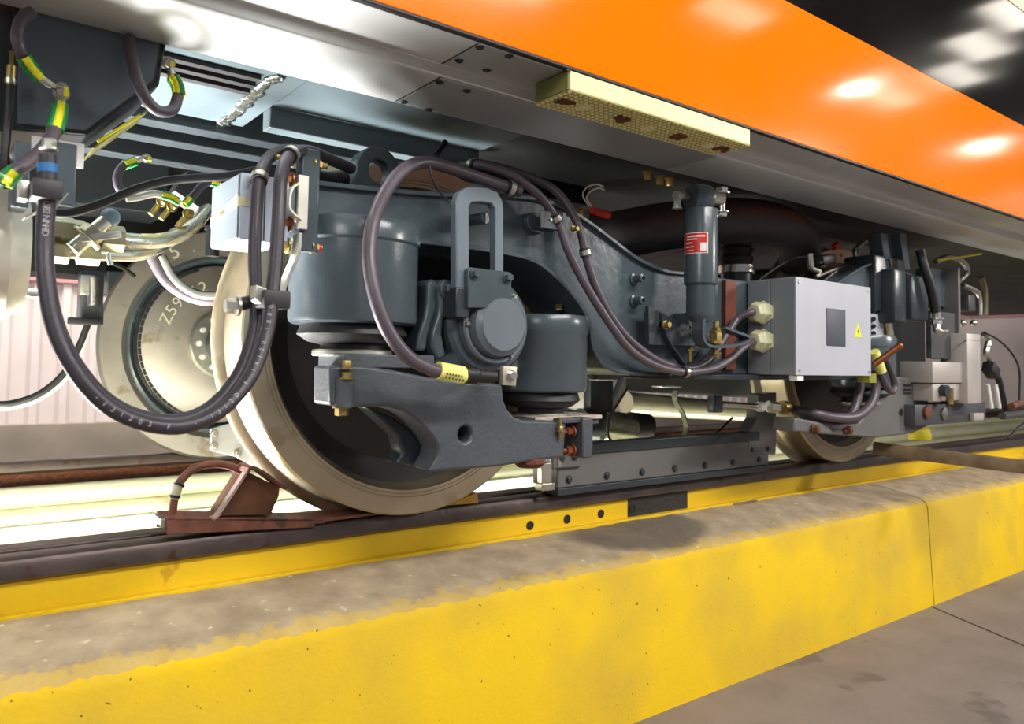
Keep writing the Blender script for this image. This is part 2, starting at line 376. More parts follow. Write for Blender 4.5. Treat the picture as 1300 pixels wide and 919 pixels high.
M().box2((9.97, 1.75, 1.34), (10, 5.33, 1.38)).build('trim_6', wallp, kind='structure')
M().box2((-6, 5.30, FZ), (16, 5.45, -.16)).build('baseboard_far', plin, kind='structure')
# hall roof on the viewer's side (seen only as reflections in the lacquer and the glass)
roofm = mat('brown_roof_sheeting', (84, 74, 68), .8, 0, .2, 2)
M().box2((-4, -12, 6.0), (26, -.8, 6.1)).build('ceiling', roofm, kind='structure')
SKY = emit('skylight_panel_glow', (250, 240, 225), 4)
sk = M().box2((-.65, -.3, 0), (.65, .3, .02)).build('skylight', SKY); sk.location = (9, -6.8, 5.97); sk['kind'] = 'structure'
for x, y in ((14.7, -7.1), (20.2, -7.5), (14.4, -5.7), (13.3, -4.9), (12.4, -4.0), (7, -4.5), (2, -4.5)):
    c = sk.copy(); C.objects.link(c); c.location = (x, y, 5.97)
LG = emit('lamp_glow', (255, 250, 240), 45)
hb = thing('high_bay_lamp', 'round high bay hall lamp reflected in the orange side', 'lamp', (12.7, -6.75, 5.6), 'high bay lamps under the hall roof')
M().lathe([(.10, .40), (.14, .25), (.30, .02), (.30, 0), (.27, .02), (.11, .25)], (12.7, -6.75, 5.6), ZP, 28).build('reflector', GALV, hb)
M().lathe([(0, .03), (.26, .03), (.26, .04), (0, .04)], (12.7, -6.75, 5.6), ZP, 28).build('lens', LG, hb)
for x in (18.4, 24.1):
    c = hb.copy(); C.objects.link(c); c.location = (x, -6.75, 5.6)
    for ch in hb.children:
        k = ch.copy(); C.objects.link(k); k.parent = c

# ------------------------------------------------------------------ rails
def rail(name, label, y0, x0, x1, webmat, joint=None, holes=()):
    s = 1 if y0 < .8 else -1
    t = thing(name, label, 'rail', (0, y0, -.15))
    Y = lambda d: y0 + s*d
    m = M(); pr = [(0, -.010), (.004, -.003), (.014, 0), (.058, 0), (.068, -.004), (.072, -.012), (.072, -.034), (.052, -.046), (.02, -.046), (0, -.037)]
    m.prism([(x0, Y(a), b) for a, b in pr], (x1-x0, 0, 0)); m.build('rail_head', RAILM, t)
    segs = [(x0, x1, webmat)]
    if joint: segs = [(x0, joint[0], webmat), (joint[0], joint[1], RAILB), (joint[1], x1, webmat)]
    for a, b, mm in segs:
        M().box2((a, Y(.02), -.104), (b, Y(.05), -.044)).build('rail_web' if mm is not RAILB else 'joint_bar', mm, t, .002)
    M().box2((x0, Y(.0), -.135), (x1, Y(.085), -.100)).build('rail_foot', webmat, t, .002)
    return t
JA, JB = at(797, 645, .05).x, at(873, 635, .05).x
nr = rail('rail', 'near rail on the kerb, dark worn head above yellow web with black joint', .030, -6, 12, YELR, (JA, JB))
hp = [at(u, v, .049) for u, v in ((673, 667), (720, 659), (763, 652), (803, 646))]
m0 = M().lathe([(0, 0), (.0105, 0), (.0105, .0012), (.0125, .0012), (.0125, -.001), (0, -.001)], hp[0], YN, 20).build('fishplate_hole', BLK, nr)
copies(m0, [h-hp[0] for h in hp[1:]])
fr = rail('rail', 'far rail beyond the pit, rusty orange side facing the pit', 1.60, -6, 12, RUST)
M().box2((-6, .128, -.09), (12, .185, -.002)).build('trim_3', RAILM, bev=.004, kind='structure')

# ------------------------------------------------------------------ train car body
SX0, SX1 = -1.6, 9.0
car = thing('train_car', 'orange rail car body overhead with black window and steel sill', 'train car', (1, .8, .92))
w0, w1 = at(1000, 0, -.55), at(1300, 160, -.55); wz = (w0.z+w1.z)/2
u0 = at(1290, 7, -.55).z
M().box2((SX0, -.55, .925), (SX1, -.52, wz)).build('side_panel', ORANGE, car, .004)
M().box2((SX0, -.548, wz), (SX1, -.52, u0)).build('window', GLASS, car)
M().box2((SX0, -.55, u0), (SX1, -.52, 2.2)).build('roof_panel', ORANGE, car)
M().box2((SX0, -.553, .919), (SX1, -.540, .926)).build('rubber_seal', SEAL, car, .002)
m = M(); pr = [(-.548, .923), (-.548, .935), (-.40, .935), (-.40, .912), (-.238, .912), (-.228, .915), (-.226, .902), (-.232, .898), (-.404, .898), (-.410, .902), (-.410, .923)]
m.prism([(SX0, a, b) for a, b in pr], (SX1-SX0, 0, 0)); m.build('sill', SILL, car, .0012)
# screwed cover plates
ax0 = -.205
m = M(); m.box2((ax0, -.53, .9215), (.02, -.412, .9245)); m.build('cover_plate', SILLW, car, .0008)
m = M(); m.box2((ax0, -.408, .8965), (.62, -.238, .8995)); cpl = m.build('cover_plate', SILLW, car, .0008)
sp = [atz(u, v, .9215) for u, v in ((609, 60), (583, 77), (618, 89), (646, 71))] + [atz(u, v, .8965) for u, v in ((558, 104), (593, 115), (513, 129), (545, 139))]
s0 = M().lathe([(0, -.003), (.006, -.003), (.009, 0), (0, .0)], sp[0], ZP, 16).build('plug_screw', SEAL, cpl)
copies(s0, [q-sp[0] for q in sp[1:]])
g0 = M().box2((ax0-.003, -.53, .9222), (ax0, -.412, .924)).build('plate_gap', SEAL, car)
M().box2((ax0-.003, -.408, .8972), (ax0, -.238, .8992)).build('plate_gap', SEAL, car)
# underframe
M().box2((SX0, -.24, 1.03), (SX1, 2.3, 1.06)).build('floor_underside', UNDERD, car)
M().box2((-1.5, -.22, .955), (-.33, .335, 1.03)).build('floor_beam', UNDER, car, .003)
m = M(); m.prism([(-.33, -.22, .962), (-.33, .142, .962), (-.33, .142, .909), (-.33, .19, .909), (-.33, .19, 1.03), (-.33, -.22, 1.03)], (.60, 0, 0)); m.build('floor_beam', UNDER, car, .003)
m = M(); m.prism([(.27, -.20, .975), (.27, .30, .975), (.27, .30, 1.03), (.27, -.20, 1.03)], (3.2, 0, 0)); m.build('floor_beam', UNDERD, car, .003)
for y, z in ((.36, .935), (.46, .92), (.60, .90)):
    M().box2((-1.5, y, z), (.2, y+.06, 1.03)).build('floor_rib', GREYD, car, .003)
M().box2((.2, .36, .93), (.9, 1.9, 1.03)).build('floor_cross_beam', UNDERD, car, .003)
m = M()
for k in range(3): m.box2((-.78, -.05+.03*k, .945-.006*k), (-.42, -.03+.03*k, .955))
m.build('cable_duct', SEAL, car)
M().box2((-1.6, 1.93, .70), (.5, 2.2, 1.03), .0).build('underfloor_case', UNDERD, car, .004)
M().box2((-1.6, 1.2, .86), (-.30, 1.44, 1.03), .0).build('underfloor_case', GREYD, car, .004)
fo = [atz(u, v, .953) for u, v in ((276, 163), (300, 143), (318, 124), (338, 106), (357, 97))]
m = M(); P = spline(fo, 9); R = []
for i, q in enumerate(P):
    w = .014+.012*noise.noise(q*40); T = (P[min(i+1, len(P)-1)]-P[max(0, i-1)]).normalized(); s = T.cross(ZP)
    R.append([m.b.verts.new(q+s*w*k/2+ZP*.006*noise.noise((q+s*k*.02)*90)) for k in (-2, -1, 0, 1, 2)])
for A, B in zip(R, R[1:]):
    for k in range(4): m.b.faces.new((A[k], A[k+1], B[k+1], B[k]))
o = m.build('foil_tape', FOIL, car); so = o.modifiers.new('s', 'SOLIDIFY'); so.thickness = .002
# ------------------------------------------------------------------ foot step
st = thing('foot_step', 'cream coupling step with studded underside and rust stains under orange panel', 'step', (.26, -.5, .88))
sx0, sx1 = -.012, .553
M().box2((sx0+.003, -.552, .8815), (sx1, -.450, .9185)).build('step_box', CREAM, st, .002)
M().box2((sx0, -.548, .8825), (sx0+.004, -.452, .918)).build('step_end', OLIVE, st)
m = M(); nx = 42
for i in range(nx):
    for j in range(8):
        c = V(sx0+.008+(sx1-sx0-.016)*i/(nx-1), -.546+.092*j/7, .8805)
        m.lathe([(.0052, .0014), (.0046, -.0016), (.0026, -.0030), (0, -.0030)], c, ZP, 6)
m.build('tread_studs', CREAM, st, kind='stuff')
M().box2((sx0+.003, -.552, .8797), (sx1, -.449, .8812)).build('tread_plate', mat('olive_tread', (176, 166, 86), .5, 0, .1, 40), st)
bo = [atz(u, v, .878) for u, v in ((740, 136), (822, 163), (898, 185))]
b0 = M().lathe([(.016, .003), (.016, -.0015), (.011, -.0025), (.0, -.002)], bo[0], ZP, 20).build('boss', CREAM, st); copies(b0, [q-bo[0] for q in bo[1:]])
for u, v in ((718, 131), (789, 152), (860, 174), (917, 190)):
    c = atz(u, v, .8765); m = M()
    for k in range(14): m.ball(c+V(random.uniform(-.018, .018), random.uniform(-.012, .012), 0), random.uniform(.004, .008), (1.3, 1, .35), 8, 6)
    m.build('rust_patch', RUST, st)
hk = [at(683, 106, -.45), at(700, 101, -.49), at(716, 93, -.53), at(722, 88, -.553)]
M().tube(hk, .004, 8).build('step_seal', SEAL, st)

# ------------------------------------------------------------------ wheelsets
def wheelset(x, label):
    t = thing('wheelset', label, 'wheelset', (x, .815, 0)); z = .425; Rw = .425
    def rim(y0, s, m_):
        pr = [(.362, .010), (.366, 0), (.371, 0), (.372, .002), (.374, .002), (.375, 0), (.379, 0), (.380, .002), (.382, .002), (.383, 0), (.421, 0), (.425, .004), (.4265, .075), (.432, .098), (.447, .106), (.453, .114), (.452, .125), (.444, .135), (.372, .135), (.352, .105), (.352, .03), (.362, .010)]
        return M().lathe(pr, (x, y0, z), (0, s, 0), 128).build('wheel_rim', m_, t, ang=28)
    rim(0, 1, WHEELS)
    M().lathe([(.354, .035), (.330, .055), (.30, .070), (.20, .045), (.14, .02), (.10, .0), (0, 0), (0, .12), (.12, .12), (.15, .09), (.30, .10), (.354, .10)], (x, 0, z), (0, 1, 0), 96).build('wheel_disc', WEB, t)
    rim(1.63, -1, FARW)
    M().lathe([(.353, .105), (.340, .112), (.325, .095), (.318, .060), (.30, .060), (.30, .02), (0, .02), (0, .04), (.29, .04), (.353, .04)], (x, 1.63, z), (0, -1, 0), 96).build('wheel_disc', GREY, t)
    M().lathe([(.306, .075), (.312, .105), (.302, .112), (.15, .135), (.12, .135), (.12, .075)], (x, 1.63, z), (0, -1, 0), 96).build('brake_disc', FARW, t, ang=50)
    hr_ = M().lathe([(.135, .125), (.138, .150), (.130, .158), (.075, .158), (.075, .125)], (x, 1.63, z), (0, -1, 0), 64).build('hub_ring', GALV, t)
    bp = [V(x, 1.63-.158, z)+V(math.cos(a), 0, math.sin(a))*.104 for a in [2*PI*k/12 for k in range(12)]]
    b0 = M().lathe([(.012, 0), (.012, .006), (.009, .009), (0, .009)], bp[0], YN, 14).build('hub_bolt', WHITE, hr_); copies(b0, [q-bp[0] for q in bp[1:]])
    sl = []
    for k in range(28):
        a = PI*.62+PI*.75*k/27; q = V(x, 1.63-.108, z)+V(math.cos(a), 0, math.sin(a))*.306
        sl.append((q, a))
    m = M()
    for q, a in sl: m.box(q, (.010, .012, .024), Matrix.Rotation(-a, 3, 'Y'))
    m.build('vent_slots', SEAL, t, kind='stuff')
    M().lathe([(0, -.25), (.07, -.25), (.085, .02), (.082, .05), (.082, 1.5), (0, 1.6)], (x, .08, z), (0, 1, 0), 40).build('axle', GREYD, t)
    return t
w1s = wheelset(0, 'front wheelset with large steel wheel in front, held by rusty chock')
for s, r, a0, a1, sz in (('15.0L', .40, 2.28, 1.55, .075), ('Z59062', .235, 2.75, 1.95, .062)):
    for k, ch in enumerate(s):
        a = a0+(a1-a0)*k/(len(s)-1); q = V(math.cos(a), 0, math.sin(a))
        yy = 1.4935 if r > .3 else 1.63-.1285
        text('chalk_mark', ch, sz, V(0, yy, .425)+q*r, (math.sin(a), 0, -math.cos(a)), q, CHALK, w1s)
w2s = wheelset(1.96, 'rear wheelset on near rail behind grey control box')

# ------------------------------------------------------------------ bogie frame
FY, FB = -.235, -.06
bf = thing('bogie_frame', 'blue-grey welded bogie side frame arching over the wheels', 'bogie frame', (.98, -.15, .35))
top = [(386, 232), (470, 241), (560, 248), (640, 250), (682, 254), (712, 264), (742, 281), (782, 311), (805, 328), (829, 340), (850, 346), (880, 348)]
bot = [(386, 292), (521, 306), (580, 313), (641, 322), (678, 333), (707, 356), (732, 385), (745, 412), (749, 438), (760, 460)]
tp = [at(u, v, FY) for u, v in top]; bt = [at(u, v, FY) for u, v in bot]
flat = .345; midx = .98
low = [V(bt[-1].x+.035, FY, .356), V(bt[-1].x+.10, FY, flat)]
lf = tp+[]; lb = bt+low
mir = lambda P: [V(2*midx-q.x, q.y, q.z) for q in reversed(P)]
outer = tp + mir(tp) + list(reversed(mir(lb))) + list(reversed(lb)) if False else tp + mir(tp) + [V(2*midx-q.x, q.y, q.z) for q in lb] + list(reversed(lb))
M().prism(outer, (0, FB-FY, 0)).build('side_beam', GREY, bf, .004, 30)
# flanges that stand proud along the top edge and the arch
def edge_strip(pts, t=.010, off=.012):
    P = spline(pts, 4); m = M(); R = []
    n = len(P)
    for i, q in enumerate(P):
        T = (P[min(i+1, n-1)]-P[max(0, i-1)]).normalized(); nn = T.cross(YP).normalized()*t/2
        R.append([m.b.verts.new(q+nn+V(0, -off, 0)), m.b.verts.new(q-nn+V(0, -off, 0)), m.b.verts.new(q-nn+V(0, FB-FY+.01, 0)), m.b.verts.new(q+nn+V(0, FB-FY+.01, 0))])
    for A, B in zip(R, R[1:]):
        for k in range(4): m.b.faces.new((A[k], A[(k+1) % 4], B[(k+1) % 4], B[k]))
    m.b.faces.new(R[0][::-1]); m.b.faces.new(R[-1]); return m
edge_strip(tp).build('top_flange', GREY, bf, .002, 40)
edge_strip(mir(tp)).build('top_flange', GREY, bf, .002, 40)
edge_strip(bt[1:]+low).build('arch_flange', GREY, bf, .002, 40)
edge_strip([V(2*midx-q.x, q.y, q.z) for q in reversed(bt[1:]+low)]).build('arch_flange', GREY, bf, .002, 40)
edge_strip([V(low[-1].x, FY, flat), V(midx, FY, flat-.004), V(2*midx-low[-1].x, FY, flat)]).build('belly_flange', GREYD, bf, .002, 40)
o = [c for c in bf.children if c.name.startswith('side_beam')][0]
c = o.copy(); C.objects.link(c); c.location = (0, 1.925, 0)
M().box2((.62, FB, .42), (1.34, 1.6, .66), .02).build('transom', GREYD, bf)
# inner arch skin above the second spring
ia = [at(u, v, -.10) for u, v in ((648, 336), (690, 350), (722, 385), (742, 430), (748, 470))]
m = M().ribbon(ia, V(0, .16, 0), .008); m.build('arch_skin', GREY, bf, 0)
# lifting lug
c = at(481, 216, -.14); lugo = circ(c, .050, 28); m = M()
hull = [at(447, 238, -.14)] + [q for q in lugo if q.z > c.z-.018 or q.x > c.x+.03] + [at(500, 243, -.14)]
hull = [V(c.x-.066, -.14, c.z-.075)] + [c+V(math.cos(a), 0, math.sin(a))*.052 for a in [PI*1.02-k*PI*1.08/18 for k in range(19)]] + [V(c.x+.058, -.14, c.z-.075)]
m.prism(hull, (0, .04, 0), [circ(c+V(.002, 0, -.002), .026, 22)]); m.build('lifting_lug', GREY, bf, .003)
# peg seen through the slotted link, bracket plate, studs
pg = at(617, 277, FY-.05); M().cyl(pg, pg+V(-.02, .08, .0), .0125).build('peg', GREY, bf, .001)
c = at(672, 283, FY); q = at(681, 281, FY-.05)
M().cyl(c, c+V(0, -.02, 0), .022).build('bracket_base', GREY, bf, .002)
m = M(); m.box2((c.x-.012, FY-.055, c.z-.020), (c.x+.050, FY-.049, c.z+.022)); m.box2((c.x-.012, FY-.052, c.z-.018), (c.x+.05, FY-.01, c.z-.014)); m.build('cable_bracket', GREYD, bf, .002)
M().box2((c.x+.050, FY-.058, c.z-.022), (c.x+.064, FY-.046, c.z+.025)).build('bracket_lip', GREY, bf, .003)
M().cyl((c.x+.018, FY-.056, c.z+.002), (c.x+.018, FY-.058, c.z+.002), .003).build('bracket_rivet', STEEL, bf)
for u, v in ((804, 354), (804, 382)):
    c = at(u, v, FY)
    M().lathe([(0, 0), (.016, 0), (.016, .006), (.011, .008), (.011, .034), (.006, .036), (.006, .026), (0, .026)], c, YN, 20).build('threaded_stud', GREY, bf)
# ribs under the damper
for u0_, v0_, u1_, v1_ in ((820, 395, 830, 432), (858, 398, 868, 430)):
    a, b = at(u0_, v0_, FY), at(u1_, v1_, FY)
    M().box2((a.x-.006, FY-.05, b.z), (a.x+.006, FY, a.z)).build('rib', GREY, bf, .002)
a = at(824, 388, FY-.05); b = at(915, 440, FY-.05); d = at(824, 438, FY-.05)
M().prism([a, at(862, 408, FY-.05), at(905, 424, FY-.05), b, d], (0, .014, 0)).build('damper_gusset', GREYD, bf, .002)
# red-brown bracket behind the control box
a, b = at(922, 355, -.25), at(938, 470, -.25)
M().box2((a.x, -.25, b.z), (a.x+.05, -.235, a.z)).build('equipment_bracket', mat('brown_primer', (104, 52, 40), .6, 0, .15, 20), bf, .002)

# ------------------------------------------------------------------ primary spring pots
def pot(label, x, y, z0, z1, r):
    t = thing('spring_pot', label, 'spring housing', (x, y, z0-.06), 'primary spring pots of the bogie')
    M().lathe([(0, 0), (r*.93, 0), (r*.98, .004), (r, .012), (r, z1-z0-.045), (r*1.03, z1-z0-.04), (r*1.03, z1-z0-.012), (r*.98, z1-z0), (0, z1-z0)], (x, y, z0), ZP, 64).build('pot', GREY, t)
    M().lathe([(0, 0), (r*.80, 0), (r*.86, -.02), (r*.70, -.034), (r*.5, -.040), (r*.5, -.058), (0, -.058)], (x, y, z0), ZP, 48).build('rubber_bellows', BLK, t)
    M().lathe([(0, -.050), (r*.60, -.050), (r*.62, -.053), (r*.62, -.060), (r*.6, -.063), (0, -.063)], (x, y, z0), ZP, 48).build('shim_plate', GALV, t)
    return t
pa = pot('large spring pot left of axle cap, behind the arching cable', -.265, -.19, .437, .640, .128)
pb = pot('smaller spring pot right of axle cap, bolt on its top', .232, -.19, .300, .480, .110)
c = at(709, 394, -.19); M().hexa(c, ZP, .010, .012).build('bolt', BRASS, pb)
pc = pot('spring pot of the rear axle, half hidden behind control box', 1.725, -.19, .302, .487, .118)
# ------------------------------------------------------------------ axle arm and cap
AY = -.30
arm = thing('suspension_casting', 'dark grey cast axle arm under the spring pots with round hole', 'suspension casting', (0, -.25, .15))
pl = [(419, 464), (419, 515), (440, 517), (466, 516), (490, 516), (512, 522), (527, 532), (541, 545), (552, 559), (557, 570), (556, 580), (545, 599), (590, 596), (633, 592.5), (687, 584), (716, 581), (718, 556), (719, 537), (700, 534), (665, 533.5), (653, 529), (645, 520), (640, 508), (638, 488), (620, 486), (600, 486), (540, 478), (500, 470), (455, 463)]
c = at(590.6, 551, AY)
M().prism([at(u, v, AY) for u, v in pl], (0, .075, 0), [circ(c, .0165, 20)]).build('arm_casting', ARMP, arm, .006, 30)
# darker back of the hole + rear flange
M().box2((c.x-.03, AY+.076, c.z-.03), (c.x+.03, AY+.08, c.z+.03)).build('hole_back', BLK, arm)
rf_ = [(466, 517), (500, 530), (535, 556), (555, 580), (545, 600), (520, 590), (503, 588), (512, 575), (505, 553), (486, 535)]
M().prism([at(u, v, AY+.08) for u, v in rf_], (0, .05, 0)).build('rear_flange', GREYD, arm, .004)
# left spring seat shelf
a = at(402, 452, AY+.01); b = at(520, 463, AY+.01)
m = M().box2((at(405, 452, -.17).x, -.287, .352), (-.13, -.165, .379)); m.build('spring_seat', ARMP, arm, .003)
m = M().box2((.12, -.26, .222), (.36, -.08, .236)); m.build('spring_seat', ARMP, arm, .003)
M().box2((.15, -.27, .236), (.36, -.11, .245)).build('shim_plate', mat('worn_pale_shim', (186, 172, 160), .55, .4, .2, 40), arm, .001)
# left bolts through the shelf
q = at(438, 520, AY-.004); qz = q.z
zb_ = at(438, 516, AY).z; za_ = at(439, 466, AY).z
M().hexa((q.x, AY-.008, za_-.004), ZP, .009, .013).hexa((q.x, AY-.008, za_-.022), ZP, .010, .010).build('clamp_bolt', BRASS, arm); M().hexa((q.x, AY+.01, zb_), -ZP, .013, .014).build('clamp_nut', BRASS, arm)
M().cyl((q.x, AY+.006, zb_), (q.x, AY+.006, za_-.02), .021, seg=20).build('bolt_boss', ARMP, arm)
# right end plate, bolts with rust-red paint
e0, e1 = at(736, 530, AY), at(750, 580, AY)
M().box2((e0.x, AY-.012, e1.z), (e1.x-.004, AY+.10, e0.z)).build('end_plate', ARMP, arm, .004)
M().box2((e0.x-.055, AY-.002, at(720, 534, AY).z-.006), (e0.x+.004, AY+.09, at(720, 531, AY).z)).build('end_flange', ARMP, arm, .002)
eb = [at(u, v, AY-.008) for u, v in ((727, 549), (727, 573))]
for q in eb:
    M().hexa(q+V(.018, .02, 0), -XP, .010, .016).cyl(q+V(.018, .02, 0), q+V(-.03, .02, 0), .0055, seg=10).build('end_bolt', mat('copper_rust_bolt', (120, 62, 40), .5, .4, .3, 60), arm)
q = at(711, 541, AY-.006); M().cyl(q+V(0, 0, .02), q+V(0, 0, -.03), .004, seg=10).hexa(q+V(0, 0, -.012), ZP, .008, .010).build('end_stud', BRASS, arm)
q = at(672, 587, AY+.03); M().lathe([(0, .012), (.034, .012), (.036, 0), (.026, -.010), (0, -.012)], q, ZP, 24).build('foot_bush', RUST, arm)

ab = thing('axle_box', 'round axle box with domed bolted cap and slotted link on top', 'axle box', (0, -.25, .36))
cc = at(640, 412, -.335)
AX = cc.x; AZ = cc.z
M().lathe([(.0, .0), (.098, 0), (.106, -.01), (.108, -.09), (.100, -.20), (0, -.20)][::-1], (AX, -.29, AZ), (0, -1, 0), 64).build('housing', GREY, ab)
ab_cap = M().lathe([(0, .0), (.083, 0), (.083, .016), (.080, .020), (.074, .020), (.0705, .014), (.0705, .018), (.066, .036), (.056, .044), (.0545, .046), (0, .046)], (AX, -.29, AZ), YN, 64).build('cap', mat('cap_grey_paint', (98, 107, 114), .36, 0, .05, 8), ab, 0, 25)
bp = [V(AX, -.306, AZ)+V(math.cos(a), 0, math.sin(a))*.0765 for a in (.95, 3.15, 5.25)]
bolts('cap_bolt', bp, YN, .0055, .008, STEEL, ab_cap)
# clamping collars left of the housing
def curved(pxs, y, w, th): return M().ribbon([at(u, v, y) for u, v in pxs], V(0, w, 0), th)
for lug, y in (([(543, 358), (549, 353), (557, 357), (558, 385), (551, 405), (545, 425), (542, 446), (529, 446), (532, 425), (540, 402), (543, 380)], -.262),
               ([(556, 363), (561, 356), (568, 354), (575, 358), (577, 370), (572, 385), (564, 402), (562, 425), (567, 452), (556, 458), (548, 440), (550, 420), (557, 400), (558, 385)], -.278)):
    M().prism([at(u, v, y) for u, v in lug], (0, .09, 0)).build('clamp_lug', GREY, ab, .007)
q = at(566, 367, -.277); M().lathe([(0, 0), (.019, 0), (.019, .006), (0, .006)], q, YN, 24).hexa(q+V(0, -.005, 0), YN, .0125, .014).build('clamp_bolt', GREY, ab, .001)
# slotted stop link and its foot plate
lk = [(579, 372), (579, 256), (583, 244), (592, 238), (604, 237), (620, 239), (632, 244), (638, 254), (639.5, 268), (639.5, 372)]
sl = [(595.5, 360), (595.5, 262), (599, 257), (610, 256), (624, 258), (628.5, 264), (629.5, 360)]
LY = -.32
M().prism([at(u, v, LY) for u, v in lk], (0, .022, 0), [[at(u, v, LY) for u, v in sl]]).build('stop_link', mat('link_grey_paint', (104, 116, 124), .34, 0, .05, 8), ab, .0025)
fp = [(594, 391), (594, 342), (597, 339), (645, 345), (649.5, 350), (650, 391)]
M().prism([at(u, v, LY-.014) for u, v in fp], (0, .03, 0)).build('link_foot', GREY, ab, .002); lf_ = [c for c in ab.children if c.name.startswith('link_foot')][0]
bolts('link_bolt', [at(602.6, 347.8, LY-.0145), at(644, 352.5, LY-.0145)], YN, .0088, .010, GREY, lf_)
a = at(585, 372, LY-.004); M().box2((a.x-.012, LY-.006, a.z-.05), (a.x+.02, LY+.06, a.z+.012)).build('link_shoulder', GREYD, ab, .003)

# ------------------------------------------------------------------ damper
DX, DY = .640, -.335
da = at(868, 330, DY); db = at(910, 330, DY)
zt, zj, zb = at(889, 266, DY).z, at(889, 362, DY).z, at(889, 408, DY).z
DX = at(889.5, 330, DY).x; r = .0430
dm = thing('damper', 'upright grey vertical damper with red label, mounted under the sill', 'damper', (DX, DY, zb-.06))
M().lathe([(0, 0), (r*.93, 0), (r*1.0, .004), (r, zt-zj-.003), (r*.97, zt-zj), (0, zt-zj)], (DX, DY, zj), ZP, 48).build('outer_tube', GREY, dm)
M().lathe([(0, -.004), (r*.55, -.002), (r*.82, .012), (r*.86, .02), (r*.86, zj-zb+.002), (0, zj-zb+.002)], (DX, DY, zb), ZP, 48).build('inner_tube', GREY, dm)
e = at(889, 247, DY)
M().lathe([(0, -.026), (.036, -.026), (.038, -.022), (.038, .022), (.036, .026), (0, .026)], (e.x-.004, DY, zt+.028), (1, -.35, 0), 32).build('top_eye', GREY, dm)
tb = V(e.x+.032, DY-.012, zt+.032)
m = M(); m.cyl(tb, tb+V(.03, -.010, 0), .019, seg=20); m.cyl(tb+V(.028, -.010, -.030), tb+V(.028, -.010, .018), .010, seg=14); m.hexa(tb+V(.028, -.010, .014), ZP, .017, .014); m.hexa(tb+V(.028, -.010, -.032), -ZP, .015, .012)
m.build('top_bolt', STEEL, dm)
tb2 = V(e.x-.055, DY+.02, zt+.03); M().cyl(tb2+V(-.02, 0, 0), tb2+V(.02, -.006, 0), .012, seg=14).hexa(tb2+V(-.012, 0, -.035), ZP, .010, .03).build('rear_bolt', GALV, dm)
# label wraps the tube on its left front
la = math.atan2(CP.y-DY, CP.x-DX)
def wrap(name, a0, a1, z0, z1, m_, rr, par=None):
    m = M(); n = 14; A = []
    for i in range(n+1):
        a = a0+(a1-a0)*i/n; A.append((m.b.verts.new((DX+rr*math.cos(a), DY+rr*math.sin(a), z0)), m.b.verts.new((DX+rr*math.cos(a), DY+rr*math.sin(a), z1))))
    for p_, q_ in zip(A, A[1:]): m.b.faces.new((p_[0], q_[0], q_[1], p_[1]))
    return m.build(name, m_, par or dm)
zl0, zl1 = at(884, 319, DY-.03).z, at(884, 294, DY-.03).z
wrap('label_border', la-1.25, la+.44, zl0-.002, zl1+.002, WHITE, r+.0004)
mk = wrap('maker_label', la-1.2, la+.39, zl0, zl1, REDP, r+.0008)
h = zl1-zl0
for k, (f0, f1, a, b) in enumerate(((.80, .88, -.9, .25), (.66, .72, -.9, -.2), (.48, .54, -1.0, -.5), (.28, .33, -1.0, -.4), (.08, .50, -.02, .32), (.12, .15, -1.0, -.4))):
    wrap('label_print', la+a, la+b, zl0+h*f0, zl0+h*f1, WHITE, r+.0012, mk)
# bottom fork and bolt
fk = [(864, 402), (857, 410), (885, 418)]
bz = at(903, 420, DY).z
P = [at(u, v, DY-.01) for u, v in ((888, 405), (886, 420), (889, 434), (900, 440), (925, 439), (942, 434), (945, 428), (930, 422), (915, 416))]
M().ribbon(P, V(0, .035, 0), .007).build('bottom_fork', GREY, dm, .002)
q = at(909, 441, DY-.012)
zq = at(909, 408, DY-.012).z
m = M(); m.cyl(q+V(0, 0, -.012), (q.x, q.y, zq), .0075, seg=14); m.hexa(q+V(0, 0, -.014), -ZP, .010, .012); m.hexa(q+V(0, 0, .010), ZP, .0155, .026); m.hexa(q+V(0, 0, .040), ZP, .012, .010); m.build('bottom_bolt', BRASS, dm)

# ------------------------------------------------------------------ control box
BX0, BX1, BY, BZ0, BZ1 = .984, 1.397, -.40, .346, .622
cb = thing('control_box', 'light grey control box with two cable glands and warning triangle', 'control box', (1.19, -.31, .346))
M().box2((BX0, BY+.085, BZ0), (BX1, -.24, BZ1)).build('box_body', BOXS, cb, .003)
M().box2((BX0-.001, BY+.003, BZ0), (BX1+.001, BY+.083, BZ1+.001)).build('box_lid', BOXS, cb, .003)
M().box2((BX0-.001, BY, BZ0), (BX1+.001, BY+.0035, BZ1+.001)).build('lid_face', BOXG, cb, .0012); lidf = [c for c in cb.children if c.name.startswith('lid_face')][0]
w = [at(u, v, BY) for u, v in ((1049, 391), (1073, 440))]
M().box2((w[0].x, BY-.002, w[1].z), (w[1].x, BY+.002, w[0].z), .001).build('dark_window', mat('smoked_green_window', (74, 72, 86), .55, 0, .05, 8, col2=(66, 84, 84)), cb)
t0 = at(1089, 428, BY); wd, ht = .042, .045
m = M().prism([t0-XP*wd/2+YN*.001, t0+XP*wd/2+YN*.001, t0+ZP*ht+YN*.001], (0, .001, 0)); wt = m.build('warning_triangle', YELT, cb)
z_ = t0+V(0, -.0016, ht*.36)
M().prism([z_+V(.003, 0, .012), z_+V(-.004, 0, 0), z_+V(.001, 0, .001), z_+V(-.002, 0, -.010), z_+V(.005, 0, .004), z_+V(.000, 0, .003)], (0, .0006, 0)).build('warning_flash', SEAL, wt)
cs = [V(BX0+.016, BY-.0005, BZ0+.014), V(BX1-.012, BY-.0005, BZ0+.012), V(BX1-.012, BY-.0005, BZ1-.012), V(BX0+.014, BY-.0005, BZ1-.014)]
